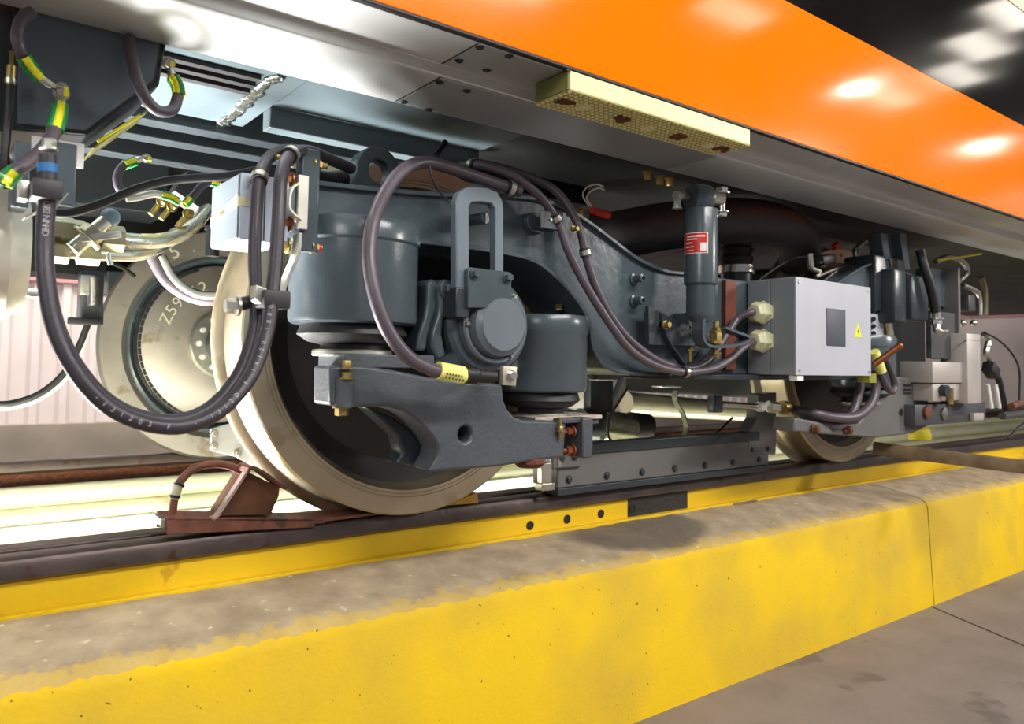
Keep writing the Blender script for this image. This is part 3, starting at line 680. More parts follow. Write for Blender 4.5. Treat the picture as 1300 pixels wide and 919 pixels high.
s0 = M().lathe([(0, 0), (.005, 0), (.004, .0015), (0, .0015)], cs[0], YN, 12).build('lid_screw', GALV, lidf); copies(s0, [q-cs[0] for q in cs[1:]])
M().box2((BX0+.012, BY+.004, BZ0-.016), (BX0+.045, BY+.03, BZ0)).build('latch', WHITE, cb, .002)
GL = []
for v in (397, 433):
    c = atx(970, v, BX0); GL.append(c)
    M().lathe([(0, 0), (.036, 0), (.036, .008), (.030, .010), (0, .010)], c, -XP, 6).lathe([(.0, .008), (.034, .008), (.034, .030), (.030, .034), (.030, .040), (.024, .052), (.015, .054), (0, .054)], c, -XP, 6, .3).build('cable_gland', GLAND, cb, .002)
M().box2((.60, -.275, .330), (1.62, -.10, .345)).build('mounting_tray', GREYD, cb, .003)
bp = [atx(934, 365, BX0-.03), atx(934, 466, BX0-.03)]

# ------------------------------------------------------------------ hoses
HR = .0125
def hose(label, px, r, m=HOSE, group=None, name='hose', cat='hose'):
    pts = [at(u, v, y) if len(q) == 3 else q for q in px for (u, v, y) in [q]]
    t = thing(name, label, cat, min(pts, key=lambda q: q.z), group)
    M().tube(pts, r, 16, 7).build('sheath', m, t)
    return t, pts
# U loop, front and back hose
L1 = [(60, 197, -.42), (60, 245, -.42), (57, 300, -.42), (58, 350, -.43), (68, 410, -.44), (92, 465, -.45), (132, 512, -.455), (180, 536, -.455), (232, 541, -.45), (280, 521, -.44), (318, 478, -.42), (338, 425, -.40), (345, 380, -.39), (350, 330, -.38), (354, 270, -.37), (357, 225, -.35), (368, 197, -.31), (392, 192, -.26), (420, 203, -.21), (446, 214, -.17)]
h1, P1 = hose('front black high-voltage hose of the big U loop, printed lettering', L1, .0114, HOSED)
L2 = [(60, 197, -.38), (60, 245, -.38), (57, 300, -.38), (59, 350, -.39), (70, 408, -.405), (94, 461, -.415), (134, 507, -.42), (181, 530, -.42), (232, 533, -.415), (274, 512, -.40), (306, 470, -.38), (322, 420, -.36), (325, 380, -.345), (323, 330, -.335), (325, 275, -.325), (329, 228, -.30), (342, 200, -.25), (368, 190, -.20), (400, 196, -.16)]
h2, P2 = hose('rear black hose of the big U loop, hanging behind the front one', L2, .0110, HOSED)
print_on('print', 'OEHNIN 38SL', P1, .085, .052, .0114, .011, INK, h1)
print_on('print', '-131203 F  - 1312D F 1X120 1800V', P1, .27, .58, .0114, .0095, INK, h1, False)
band(P1, .012, .012, .0120, mat('blue_band', (40, 110, 170), .5), 'blue_band', h1)
for P, hh, rr, f in ((P1, h1, .0114, .815), (P2, h2, .0110, .80)):
    band(P, f, .020, rr+.0035, BLK, 'clamp_rubber', hh); band(P, f, .012, rr+.0045, GALV, 'clamp_band', hh)
# arching traction cable
LA = [(598, 476, -.40), (575, 474, -.40), (545, 468, -.40), (515, 450, -.40), (490, 415, -.40), (475, 370, -.39), (469, 325, -.375), (474, 280, -.355), (490, 243, -.33), (512, 216, -.31), (538, 206, -.29), (570, 213, -.285), (624, 231, -.28), (660, 243, -.285)]
ha, PA = hose('thick grey cable arching over the left spring pot to axle cap', LA, .0130)
ta = [at(u, v, -.40) for u, v in ((556, 470), (589, 476))]
M().lathe([(0, 0), (.0165, 0), (.0165, (ta[1]-ta[0]).length), (0, (ta[1]-ta[0]).length)], ta[0], ta[1]-ta[0], 20).build('cable_tag', TAG, ha); tg_ = [c for c in ha.children if c.name.startswith('cable_tag')][0]
m = M()
for k, (a, b) in enumerate(((.25, .8), (.2, .85))):
    p0 = ta[0].lerp(ta[1], a)+V(-.004, -.0165, -.004-.007*k); p1 = ta[0].lerp(ta[1], b)+V(-.004, -.0165, -.004-.007*k)
    for j in range(6): m.box(p0.lerp(p1, j/5), (.0028, .0012, .0036))
m.build('tag_print', DINK, tg_)
tb_ = [at(u, v, -.40) for u, v in ((588, 475.5), (612, 477), (640, 477), (656, 478))]
d = (tb_[1]-tb_[0]).normalized()
M().lathe([(0, 0), (.0165, 0), (.0175, .008), (.0155, .010), (.0175, .018), (.0155, .020), (.0175, .028), (.0155, .031), (.0135, .033), (.0135, .072), (0, .072)], tb_[0], d, 20).build('heat_shrink', BLK, ha)
c = at(645, 477, -.39); M().box(c, (.034, .012, .038), Matrix.Rotation(.05, 3, 'Y'), .001).build('terminal', mat('tinned_lug', (190, 184, 164), .4, .5, .08, 30), ha)
M().hexa(c+V(.002, -.006, 0), YN, .0088, .010).build('terminal_bolt', STEEL, ha)
M().hexa(c+V(0, .0, 0), YP, .012, .05).build('terminal_post', GREYD, ha)
LB = [(585, 211, -.15), (600, 209, -.23), (621, 212, -.27), (652, 224, -.28), (686, 250, -.285), (704, 275, -.285), (713, 293, -.29), (720, 315, -.295), (734, 345, -.30), (753, 378, -.31), (775, 412, -.315), (800, 444, -.315), (830, 463, -.31), (858, 471, -.305), (880, 472, -.305), (908, 467, -.31), (931, 453, -.31)]
hb, PB = hose('front of two grey hoses running down across the side frame', LB[:-1]+[(928, 455, -.31)], .0102)
LC = [(598, 205, -.10), (640, 214, -.16), (680, 228, -.20), (706, 243, -.24), (725, 268, -.265), (737, 295, -.28), (745, 330, -.285), (758, 368, -.29), (776, 402, -.29), (800, 432, -.29), (832, 456, -.285), (860, 466, -.28), (880, 467, -.28), (900, 457, -.27), (918, 432, -.265), (935, 406, -.27)]
hc, PC = hose('rear of two grey hoses running down across the side frame', LC, .0100)
# last bends into the glands belong to the hoses
M().tube([PB[-2], PB[-1], at(945, 440, -.31), GL[1]+V(-.04, 0, 0)], .0102, 16).build('end_bend', HOSE, hb)
M().tube([PC[-2], PC[-1], GL[0]+V(-.07, .0, -.004), GL[0]+V(-.04, 0, 0)], .0100, 16).build('end_bend', HOSE, hc)
for P, hh, f, rr in ((PB, hb, .30, .0102), (PC, hc, .335, .010), (PB, hb, .83, .0102), (PB, hb, .075, .0102), (PA, ha, .975, .013)):
    band(P, f, .022, rr+.0030, BLK, 'clamp_rubber', hh); band(P, f, .012, rr+.0042, GALV, 'clamp_band', hh)
c = at(728, 291, -.30); M().hexa(c, YN, .006, .012).build('clamp_screw', BRASS, hb)
# strap bracket bottom of hoses
P = [at(u, v, -.29) for u, v in ((840, 415), (846, 432), (858, 450), (868, 464))]
sb = thing('hose_strap', 'grey bent strap holding the two hoses below the damper', 'bracket', P[-1])
M().ribbon(P, V(0, .022, 0), .006).build('strap', GREYD, sb, .001); M().hexa(P[0]+V(0, -.012, .005), YN, .009, .012).build('strap_bolt', BRASS, sb)
q = at(876, 450, -.27); M().cyl(q+V(0, 0, .016), q+V(0, 0, -.02), .006, seg=12).hexa(q+V(0, 0, .01), ZP, .009, .01).build('strap_stud', BRASS, sb)
# cable ties with loose tails
for nm, lab, px, m_ in (('cable_tie', 'black cable tie tail hanging below the arching cable top', ((545, 206, -.31), (548, 222, -.315), (556, 240, -.315), (570, 257, -.315)), BLK),
                       ('cable_tie', 'white cable tie loop above the red valve lever', ((748, 262, .0), (740, 248, .0), (745, 238, .0), (757, 234, .0), (766, 237, .0)), WHITE)):
    tag(M().tube([at(*q) for q in px], .0024, 8).build(nm, m_), lab, 'cable tie')
o = M().tube([at(u, v, .0) for u, v in ((751, 262), (745, 251), (750, 243), (760, 239), (767, 241))], .0024, 8).build('cable_tie', WHITE); tag(o, 'white cable tie, lower of two loops above red lever', 'cable tie')
P = [at(u, v, .06) for u, v in ((554, 196), (562, 185), (566, 180))]
o = M().tube(P, .008, 10).build('pipe_stub', BLK); tag(o, 'short black stub hanging from the beam above the arching cable', 'stub')

# ------------------------------------------------------------------ bracket at the bogie frame end
br = thing('end_bracket', 'grey vertical bracket plate with bent pale rail at frame end', 'bracket', at(385, 330, -.27))
a, b = at(377, 190, -.26), at(394, 322, -.26)
M().box2((a.x, -.285, b.z), (b.x+.004, -.255, a.z)).build('back_plate', GREY, br, .003)
a, b = at(378, 222, -.29), at(389, 292, -.29); M().box2((a.x, -.295, b.z), (b.x, -.287, a.z)).build('pale_strip', mat('pale_zinc', (214, 210, 196), .4, .5, .06), br, .001)
P = [at(u, v, -.29) for u, v in ((378, 233), (367, 242), (364, 262), (369, 272), (380, 280))]
M().ribbon(P, V(0, .03, 0), .0035).build('wire_guard', MATS['pale_zinc'], br)
P = [at(u, v, -.29) for u, v in ((378, 297), (376, 320), (366, 345), (358, 366), (355, 388))]
M().ribbon(P, V(0, .03, 0), .006).build('lower_arm', GALV, br, .001)
for u, v, d, m_ in ((371, 203, -1, BRASS), (371, 229, -1, COPPER), (369, 284, -1, COPPER), (366, 312, -1, BRASS), (396, 208, 1, BRASS)):
    c = at(u, v, -.272); M().hexa(c, V(d, 0, 0), .011, .014).cyl(c, c+V(d*.03, 0, 0), .006, seg=12).build('bracket_bolt', m_, br)
c = at(394, 313, -.275); M().hexa(c, XP, .009, .012).cyl(c, c+V(.022, 0, 0), .0055, seg=12).build('locking_bolt', BRASS, br); M().cyl(c+V(.010, 0, 0), c+V(.020, 0, 0), .0062, seg=12).build('red_paint_mark', REDP, br)
# lower hose clamp block
cl = thing('hose_clamp', 'dark clamp block gripping both U loop hoses at right', 'clamp', at(340, 380, -.38))
c = at(345, 381, -.375); M().box(c, (.045, .055, .030), None, .004).build('clamp_block', CLAMPD, cl)
a = at(323, 377, -.36); M().prism([a+V(-.008, 0, .018), a+V(.022, 0, .010), a+V(.022, 0, -.020), a+V(.004, 0, -.014), a+V(-.008, 0, -.006)], (0, -.03, 0)).build('clamp_plate', GALV, cl, .002)
M().tube([at(306, 386, -.34), at(325, 382, -.345)], .0115, 14, 1).build('clamp_stud', BLK, cl); c = at(294, 389, -.34)
M().hexa(c+V(.012, 0, .001), -XP, .0125, .018).build('clamp_nut', GALV, cl)
# bellows hose behind the bracket
o = M(); P = spline([at(396, 224, -.12), at(415, 228, -.12), at(440, 226, -.12)], 8); n = len(P)
o.tube(P, lambda t: .017+.0022*math.sin(t*70), 16, 1); 
P = spline([at(396, 224, -.12), at(415, 228, -.12), at(440, 226, -.12)], 40)
o = M().tube(P, lambda t: .016+.002*math.sin(t*85), 14, 1).build('bellows_hose', BLK); tag(o, 'short black ribbed hose between end bracket and lifting lug', 'hose')

# ------------------------------------------------------------------ pale junction box at left
jb = thing('junction_box', 'pale blue-grey junction box behind the U loop hoses with tape strip', 'junction box', at(303, 305, -.28))
a, b = at(304, 218, -.28), at(330, 300, -.28)
jx0, jz0, jz1 = a.x, at(303, 303, -.28).z, a.z
M().box2((jx0+.003, -.28, jz0), (jx0+.09, -.12, jz1)).build('box_body', JBOX, jb, .002)
M().box2((jx0, -.276, jz0+.002), (jx0+.003, -.124, jz1-.003)).build('side_cover', JBOXS, jb, .001)
M().box2((jx0+.045, -.2815, jz0+.002), (jx0+.047, -.279, jz1-.002)).build('lid_seam', SEAL, jb)
M().prism([V(jx0-.0012, -.277, jz0+.058), V(jx0-.0012, -.277, jz0+.078), V(jx0-.0012, -.125, jz0+.058), V(jx0-.0012, -.125, jz0+.038)], (.001, 0, 0)).build('tape_strip', TAPE, jb)
M().box2((jx0-.0008, -.2815, jz0+.058), (jx0+.024, -.2803, jz0+.074)).build('tape_strip', TAPE, jb)
text('tape_writing', '50:8  2', .014, (jx0-.0016, -.20, jz0+.057), (0, -1, .12), ZP, DINK, jb, .0001)

# ------------------------------------------------------------------ left: equipment box under the sill
EB = -.215
eq = thing('equipment_box', 'dark grey equipment box with slanting lower corner under left sill', 'equipment box', at(120, 170, -.1))
op = [(14, 30), (14, 165), (110, 173), (202, 108), (213, 50), (213, 30)]
oo = [at(u, v, EB) for u, v in op]
for q in (oo[0], oo[-1]): q.z = .955
oo[4].z = max(oo[4].z, .93)
M().prism(oo, (0, .20, 0)).build('box_shell', GREYD, eq, .002)
ip = [(22, 30), (22, 157), (108, 166), (194, 102), (203, 56), (203, 30)]
ii = [at(u, v, EB-.004) for u, v in ip]; ii[0].z = ii[-1].z = .953
M().prism(ii, (0, .004, 0)).build('front_cover', mat('cover_slate_paint', (84, 95, 104), .38, 0, .05, 5), eq, .0015)
for a, b in (((16, 161), (108, 170)), ((108, 170), (198, 105)), ((198, 105), (208, 58))):
    M().tube([at(*a, EB-.002), at(*b, EB-.002)], .0018, 6, 1).build('cover_seam', SEAL, eq)
# yellow edged slot on its sloping underside
q0, q1 = at(112, 196, EB+.06), at(180, 148, EB+.06)
M().ribbon([q0, q1], V(0, .10, 0), .003, 1).build('sloping_plate', OLIVE, eq)
M().ribbon([at(124, 180, EB-.002), at(178, 146, EB-.002)], V(0, .004, 0), .004, 1).build('yellow_seal', YELT, eq)
a, b = at(-90, 30, EB+.012), at(11, 168, EB+.012)
M().box2((a.x, EB+.012, b.z), (b.x, EB+.2, .955)).build('side_panel', GREYD, eq, .002)
pc_ = thing('plug_connector', 'slim black cable with brass plug at far left of slate cover', 'plug', at(12, 130, EB-.03))
M().tube([at(13, 108, EB-.03), at(12, 130, EB-.03), at(9, 165, EB-.03), at(6, 205, EB-.03), at(10, 240, EB-.02)], .0062, 10).build('cable', BLK, pc_)
M().cyl(at(13, 108, EB-.03), at(14.5, 84, EB-.03), .0066, seg=14).build('plug_body', BRASS, pc_); M().cyl(at(13, 106, EB-.03), at(13.2, 100, EB-.03), .0076, seg=14).build('plug_ring', STEEL, pc_)
M().cyl(at(14.5, 84, EB-.03), at(15.2, 66, EB-.02), .0034, seg=10).build('plug_tip', BRASS, pc_)
# hanging bracket below it
hb_ = thing('hanger_bracket', 'slate steel hanger bracket below the equipment box', 'bracket', at(80, 262, -.25))
a, b = at(64, 178, -.25), at(95, 262, -.25)
M().box2((a.x, -.25, b.z), (b.x, -.235, a.z)).build('side_plate', GREY, hb_, .002)
a, b = at(18, 178, -.26), at(36, 264, -.26); M().box2((a.x, -.26, b.z), (b.x, -.20, a.z)).build('side_plate', GREY, hb_, .002)
a, b = at(40, 172, -.22), at(106, 214, -.22); M().box2((a.x, -.222, b.z), (b.x, -.215, a.z)).build('pale_plate', WHITE, hb_, .001)
bolts('plate_bolt', [at(87, 192, -.224), at(82, 207, -.224)], YN, .008, .008, BRASS, hb_)
c = at(58, 243, -.42); M().box(c, (.036, .046, .026), None, .003).build('hose_clamp_block', CLAMPD, hb_)
M().box(c+V(-.024, .02, 0), (.012, .03, .026), None, .002).build('clamp_side', GALV, hb_)
P = [at(u, v, -.33) for u, v in ((84, 248), (72, 262), (66, 268), (50, 268), (30, 278))]
M().ribbon(P, V(0, .04, 0), .002, 3).build('wire_lug', STEEL, hb_)
c = at(62, 190, -.40); M().hexa(c, ZP, .009, .012).build('stud_nut', GALV, hb_)
# ------------------------------------------------------------------ earth straps (green and yellow ends)
def sleeve(t, P, r):
    P = spline(P, 6); m = M(); mg = M(); n = len(P); seg = 18
    T0 = (P[-1]-P[0]).normalized(); nv = ((CP-P[0])-T0*(CP-P[0]).dot(T0)).normalized()
    for k in range(seg):
        tgt = m if (k*360/seg+20) % 120 < 50 else mg
        for i in range(n-1):
            T = (P[i+1]-P[i]).normalized(); nn = (nv-T*nv.dot(T)).normalized(); bb = T.cross(nn)
            f = lambda a: nn*math.cos(a)*r+bb*math.sin(a)*r
            a0, a1 = 2*PI*k/seg-.35, 2*PI*(k+1)/seg-.35
            tgt.b.faces.new([tgt.b.verts.new(x) for x in (P[i]+f(a0), P[i]+f(a1), P[i+1]+f(a1), P[i+1]+f(a0))])
    for x, mm, nm in ((m, YELT, 'yellow_sleeve'), (mg, GRNT, 'green_sleeve')):
        bmesh.ops.remove_doubles(x.b, verts=x.b.verts, dist=1e-6); o = x.build(nm, mm, t); s_ = o.modifiers.new('s', 'SOLIDIFY'); s_.thickness = .0012
def strap(label, px, r, s0=None, s1=None, lug0=None, lug1=None, m=HOSE):
    P = [at(*q) for q in px]; t = thing('earth_strap', label, 'earth strap', min(P, key=lambda q: q.z), None)
    M().tube(P, r, 14, 7).build('cable', m, t)
    for s in (s0, s1):
        if s: sleeve(t, [at(*q) for q in s], r*1.13)
    for lg in (lug0, lug1):
        if lg:
            a, b, c = (at(*q) for q in lg)
            M().tube([a, b], r*.75, 12, 1).build('lug_barrel', GALV, t)
            M().lathe([(0, -.003), (r*1.2, -.003), (r*1.2, .003), (0, .003)], c, (CP-c).normalized(), 20).tube([b, c], r*.6, 8, 1).build('cable_lug', GALV, t)
            M().hexa(c+(CP-c).normalized()*.003, CP-c, r*.8, .007).build('lug_nut', GALV, t); M().box(c+(CP-c).normalized()*.012+V(.006, 0, 0), (.006, .004, .008)).build('yellow_paint_mark', YELT, t)
    return t
strap('upper left earth cable bending down to the lug on slate cover', [(42, 14, -.30), (28, 24, -.30), (22, 42, -.30), (24, 60, -.30), (31, 76, -.29), (44, 94, -.28)], .0088,
      [(29, 72, -.297), (38, 85, -.29), (49, 97, -.28)], None, ((49, 97, -.28), (64, 107, -.265), (78, 113, -.245)))
strap('earth cable from the slate cover lug down to lower left edge', [(74, 140, -.27), (71, 160, -.285), (62, 180, -.31), (44, 200, -.33), (24, 214, -.345), (6, 226, -.35)], .0100,
      [(76, 134, -.265), (73, 150, -.277), (69, 166, -.29)], [(18, 218, -.345), (9, 226, -.35), (4, 234, -.35)], ((76, 136, -.262), (77, 126, -.255), (78, 118, -.248)))
strap('earth cable hanging in a J bend below the sill edge', [(164, 48, -.24), (168, 76, -.26), (176, 106, -.275), (190, 132, -.275), (206, 142, -.26), (220, 138, -.235), (226, 122, -.21)], .0095,
      None, [(227, 122, -.21), (225, 110, -.205), (219, 98, -.20)], None, ((220, 102, -.20), (217, 92, -.20), (214, 80, -.20)))
strap('small earth cable loop beneath floor ribs at left', [(158, 246, .1), (151, 238, .1), (149, 224, .1), (156, 211, .1), (168, 206, .1)], .0085, None, [(158, 209, .098), (172, 204, .1)], None, ((170, 205, .1), (178, 202, .1), (186, 201, .1)))
strap('white sleeved earth cable lying over the silver pipes', [(160, 252, .05), (176, 250, .05), (195, 246, .05), (214, 250, .05), (228, 258, .05)], .0075, None, [(205, 247, .048), (216, 250, .05), (227, 256, .05)], None, None, GALV)
strap('short earth cable between green and yellow sleeves beside junction box', [(236, 256, .0), (246, 248, .0), (254, 238, .0), (264, 232, .0), (276, 232, .0)], .0075, [(234, 260, .0), (242, 252, .0)], [(268, 231, .0), (278, 234, .0)], None, None, HOSED)
tag(M().tube([at(u, v, -.05) for u, v in ((64, 270), (90, 270), (130, 258), (170, 241), (210, 230), (250, 226), (285, 224), (330, 215))], .0085, 12).build('hose', BLK), 'slim black hose rising from hanger bracket towards junction box', 'hose')
# small yellowed fittings among the pipes
for k, (u, v, lab) in enumerate(((205, 256, 'brass fitting under the white sleeved earth cable'), (218, 262, 'brass fitting between silver pipes and black block'), (238, 272, 'brass fitting lowest above the curved silver pipe'))):
    c = at(u, v, .1); t = tag(M().hexa(c, V(.3, -1, .2), .009, .012).cyl(c, c+V(-.02, 0, -.03), .006, seg=10).build('pipe_fitting', BRASS), lab, 'fitting')
c = at(247, 248, .2); tag(M().box(c, (.09, .08, .06), Matrix.Rotation(.5, 3, 'Y'), .004).build('valve_block', BLK), 'black valve block behind earth cables beside junction box', 'valve')
# ------------------------------------------------------------------ silver air pipes
def pipe(label, px, r, m=PALES, nuts=()):
    P = [at(*q) for q in px]; t = thing('air_pipe', label, 'pipe', min(P, key=lambda q: q.z))
    M().tube(P, r, 16, 8).build('tube', m, t)
    for u, v, y, dx in nuts:
        c = at(u, v, y); M().lathe([(0, -dx), (r*1.7, -dx), (r*1.75, 0), (r*1.7, dx), (0, dx)], c, XP, 6).build('union_nut', NUTM, t, .001)
    return t
pipe('upper silver air pipe curving up beside the junction box', [(66, 292, .05), (100, 297, .05), (150, 304, .06), (195, 306, .08), (225, 300, .10), (248, 284, .13), (262, 266, .17), (282, 240, .22)], .0155, PALES, ((78, 293, .05, .02), (92, 296, .05, .02), (143, 303, .06, .02)))
pipe('lower silver air pipe ending behind the far wheel top', [(66, 317, .05), (110, 321, .06), (150, 323, .08), (180, 322, .10), (205, 312, .14), (222, 296, .2)], .0135, PALES, ((72, 319, .05, .02), (112, 322, .06, .02)))
v1 = thing('drain_valve', 'angled silver drain valve with blue-grey ball knob on pipes', 'valve', at(120, 290, .02))
a, b = at(92, 317, .02), at(138, 278, .02); M().cyl(a, b, .016, .014, 18).build('valve_body', PALES, v1); 
M().hexa(a.lerp(b, .35), b-a, .022, .02).build('valve_nut', NUTM, v1); M().ball(at(140, 276, .02), .018).build('ball_knob', mat('blue_grey_knob', (122, 146, 160), .4), v1)
M().box(at(128, 300, .0), (.07, .01, .014), Matrix.Rotation(-.25, 3, 'Y'), .002).build('valve_lever', STEEL, v1)
o = M().tube([at(138, 322, .03), at(139, 331, .03), at(141, 336, .03)], .005, 8).build('chain', GALV); tag(o, 'little chain hanging below the lower silver pipe', 'chain')
# big silver cylinder cut by left picture edge
rv = thing('air_reservoir', 'large round silver and slate air reservoir at left edge', 'reservoir', at(20, 370, -.1))
c = at(-30, 318, -.05); 
rr_ = .115
M().lathe([(0, -.02), (rr_*.8, -.015), (rr_, .015), (rr_, .50), (0, .50)], V(at(46, 318, -.05).x-.03, -.05, c.z), -XP, 48).build('tank', mat('pale_tank_paint', (214, 210, 194), .35, .4, .05, 8), rv)
M().lathe([(rr_*.99, .0), (rr_*1.03, .0), (rr_*1.03, .10), (rr_*.99, .10)], V(at(46, 318, -.05).x-.085, -.05, c.z), -XP, 48).build('tank_band', GREY, rv)
M().box(at(27, 372, -.08), (.07, .05, .014), None, .002).build('tank_foot', GALV, rv)
# loop of silver braided hose in front of far wheel
lp = [(193, 318, .55), (200, 335, .55), (214, 356, .54), (236, 372, .52), (262, 379, .50), (290, 377, .48)]
hs, _ = hose('grey sheathed hose sagging before the far wheel', lp, .020, HOSE)
lp2 = [(204, 316, .50), (216, 340, .49), (232, 356, .47), (254, 366, .45), (285, 366, .43)]
hs2, _ = hose('silver braided hose sagging beside the grey one before far wheel', [(u+2, v+9, y-.04) for u, v, y in lp2], .010, GALV)
# slim hose lower left and its valve assembly
hs3, _ = hose('slim black and white hose curving along left edge near wall', [(-12, 513, 1.0), (15, 512, 1.0), (50, 500, 1.0), (80, 475, 1.0), (100, 440, 1.0), (112, 410, 1.0)], .0095, BLK)
hs4, _ = hose('pale hose under the slim black one near wall', [(-12, 518, 1.02), (15, 517, 1.02), (52, 505, 1.02), (84, 479, 1.02), (104, 442, 1.02), (114, 412, 1.02)], .0075, WHITE)
vb = thing('sand_valve', 'dark valve assembly with silver cylinder left of far wheel', 'valve', at(118, 420, 1.05))
a, b = at(106, 342, 1.0), at(130, 412, 1.0); M().box2((a.x, 1.0, b.z), (b.x, 1.1, a.z), .004).build('valve_body', GREYD, vb)
M().cyl(at(118, 352, .98), at(118, 388, .98), .016, seg=16).build('silver_cylinder', STEEL, vb)
c = at(110, 362, .99); M().box(c, (.04, .04, .06), None, .004).build('side_block', GALV, vb)
M().box(at(108, 408, .99), (.09, .03, .02), None, .003).build('lower_block', BLK, vb)
M().tube([at(128, 412, 1.02), at(130, 340, 1.02), at(150, 337, 1.05), at(170, 350, 1.2)], .007, 8).build('valve_pipe', BLK, vb)
c = at(270, 302, .5); o = M().cyl(c+V(0, 0, .02), c+V(0, 0, -.05), .018, seg=16).lathe([(0, 0), (.022, 0), (.022, .012), (0, .012)], c+V(0, 0, .02), ZP, 16).build('rubber_stop', BLK); tag(o, 'small black cylindrical stop hanging left of the junction box', 'stop')
# white perforated plate inside the wheel, near pit
wp = thing('guard_plate', 'white bolted plate standing inside the near wheel above pit', 'plate', at(290, 580, .42))
pw = [(268, 545), (300, 535), (345, 600), (330, 596), (300, 580), (268, 572)]
M().prism([at(u, v, .42) for u, v in pw], (0, .01, 0)).build('plate', mat('white_grey_plate', (206, 208, 208), .5), wp, .001)
bolts('plate_bolt', [at(272, 550, .418), at(272, 565, .418), at(302, 575, .418)], YN, .008, .008, GALV, wp)

# ------------------------------------------------------------------ wheel chock
ck = thing('wheel_chock', 'rusty red wheel chock with hoop handle on near rail', 'wheel chock', (-.38, .06, 0))
cx0, cx1 = at(212, 675, .03).x, at(413, 665, .03).x
zt_ = at(300, 655, .028).z
bpx = [at(212, 657, .02), at(212, 679, .02), at(400, 669.5, .02), at(400, 665, .02), at(413, 664.5, .02), at(413, 659, .02)]
m = M(); m.prism(bpx, (0, .007, 0)); m.prism([q+V(0, .085, 0) for q in bpx], (0, .007, 0))
m.prism([bpx[0], bpx[0]+V(0, 0, -.007), bpx[5]+V(0, 0, -.006), bpx[5]], (0, .092, 0))
m.build('base_channel', CHOCK, ck, .002)
zt_ = bpx[0].z
q = bpx[5]; M().prism([q+V(-.03, 0, -.006), q+V(-.03, 0, 0), q+V(.03, 0, .002), q+V(.20, 0, .0), q+V(.20, 0, -.004)], (0, .085, 0)).build('tongue', CHOCK, ck, .001)
wpx = [(270, 655), (277, 654), (310, 601), (313, 598), (355, 619), (354, 629), (344, 653)]
M().prism([at(u, v, .035) for u, v in wpx], (0, .06, 0)).build('wedge', CHOCKR, ck, .003)
P = [at(u, v, .033) for u, v in ((308, 598), (312, 591), (326, 596), (356, 618))]
M().ribbon(P, V(0, .07, 0), .006, 3).build('wedge_face', CHOCK, ck, .001)
P = [at(u, v, .03) for u, v in ((268, 656), (275, 654), (311, 600))]; M().ribbon(P, V(0, .02, 0), .005, 2).build('wedge_flange', mat('worn_pale_edge', (170, 148, 138), .6), ck)
hd = [at(u, v, .062) for u, v in ((218, 662), (220, 640), (224, 622), (233, 606), (248, 594), (268, 589), (290, 591), (310, 600))]
hdl = M().tube(hd, .0085, 12, 6).build('handle', CHOCK, ck)
band(hd, .27, .034, .0105, TAPE, 'handle_tape', hdl); band(hd, .22, .006, .0115, BLK, 'tape_tie', hdl); band(hd, .34, .006, .0115, BLK, 'tape_tie', hdl)
M().box2((cx0-.012, .03, zt_-.02), (cx0, .10, zt_-.004)).build('base_end', GALV, ck, .001)
# small ochre wedge beyond the wheel
pw = [at(u, v, .04) for u, v in ((566, 642), (590, 632), (606, 625), (608, 639))]
tag(M().prism(pw, (0, .05, 0)).build('wooden_wedge', mat('ochre_wedge', (176, 132, 52), .7, 0, .15, 20), bev=.002), 'ochre wedge under the near wheel on its right side', 'wedge')

# ------------------------------------------------------------------ track brake beam
tk = thing('track_brake', 'long grey track brake beam hung low over near rail', 'track brake', (.9, .03, .03))
TY = -.01
q = [(708, 612), (708, 572), (976, 548), (976, 590)]; tq = [at(u, v, TY) for u, v in q]
zlo = .024; zhi = .128
xl, xr = tq[0].x, tq[2].x
M().box2((xl, TY, zlo), (xr, TY+.11, zhi)).build('beam', BEAMG, tk, .004)
M().box2((xl, TY-.006, zlo+.088), (xr-.06, TY+.04, zhi+.016)).build('top_rib', GREYD, tk, .003)
M().box2((xl, TY-.003, .004), (xr, TY+.10, zlo)).build('pole_shoe', GREYD, tk, .002)
ea = at(700, 590, TY); M().box2((xl-.03, TY-.012, zlo+.055), (xl+.08, TY, zhi+.020)).build('end_cheek', BEAMG, tk, .006)
bolts('cheek_bolt', [V(xl+.0, TY-.0125, zlo+.085), V(xl+.05, TY-.0125, zlo+.088)], YN, .010, .004, GREYD, tk)
m = M(); m.box2((xl-.065, TY-.01, zlo+.02), (xl-.03, TY+.01, zlo+.075)); m.box2((xl-.065, TY-.012, zlo), (xl-.02, TY+.02, zlo+.02)); m.box2((xl-.012, TY-.016, zlo+.06), (xl, TY+.02, zlo+.105)); m.build('end_fork', STEEL, tk, .002)
bx = [xl+.04+(xr-xl-.1)*k/6 for k in range(7)]
bolts('beam_bolt', [V(x, TY-.001, zlo+.022) for x in bx], YN, .0085, .005, GREYD, tk)
gp = [(950, 577), (953, 545), (962, 530), (964, 500), (986, 498), (986, 560), (985, 577)]
M().prism([at(u, v, TY-.004) for u, v in gp], (0, .05, 0)).build('gusset_post', BEAMG, tk, .004)
bolts('gusset_bolt', [at(955, 571, TY-.005), at(975, 570, TY-.005)], YN, .007, .004, GREYD, tk)
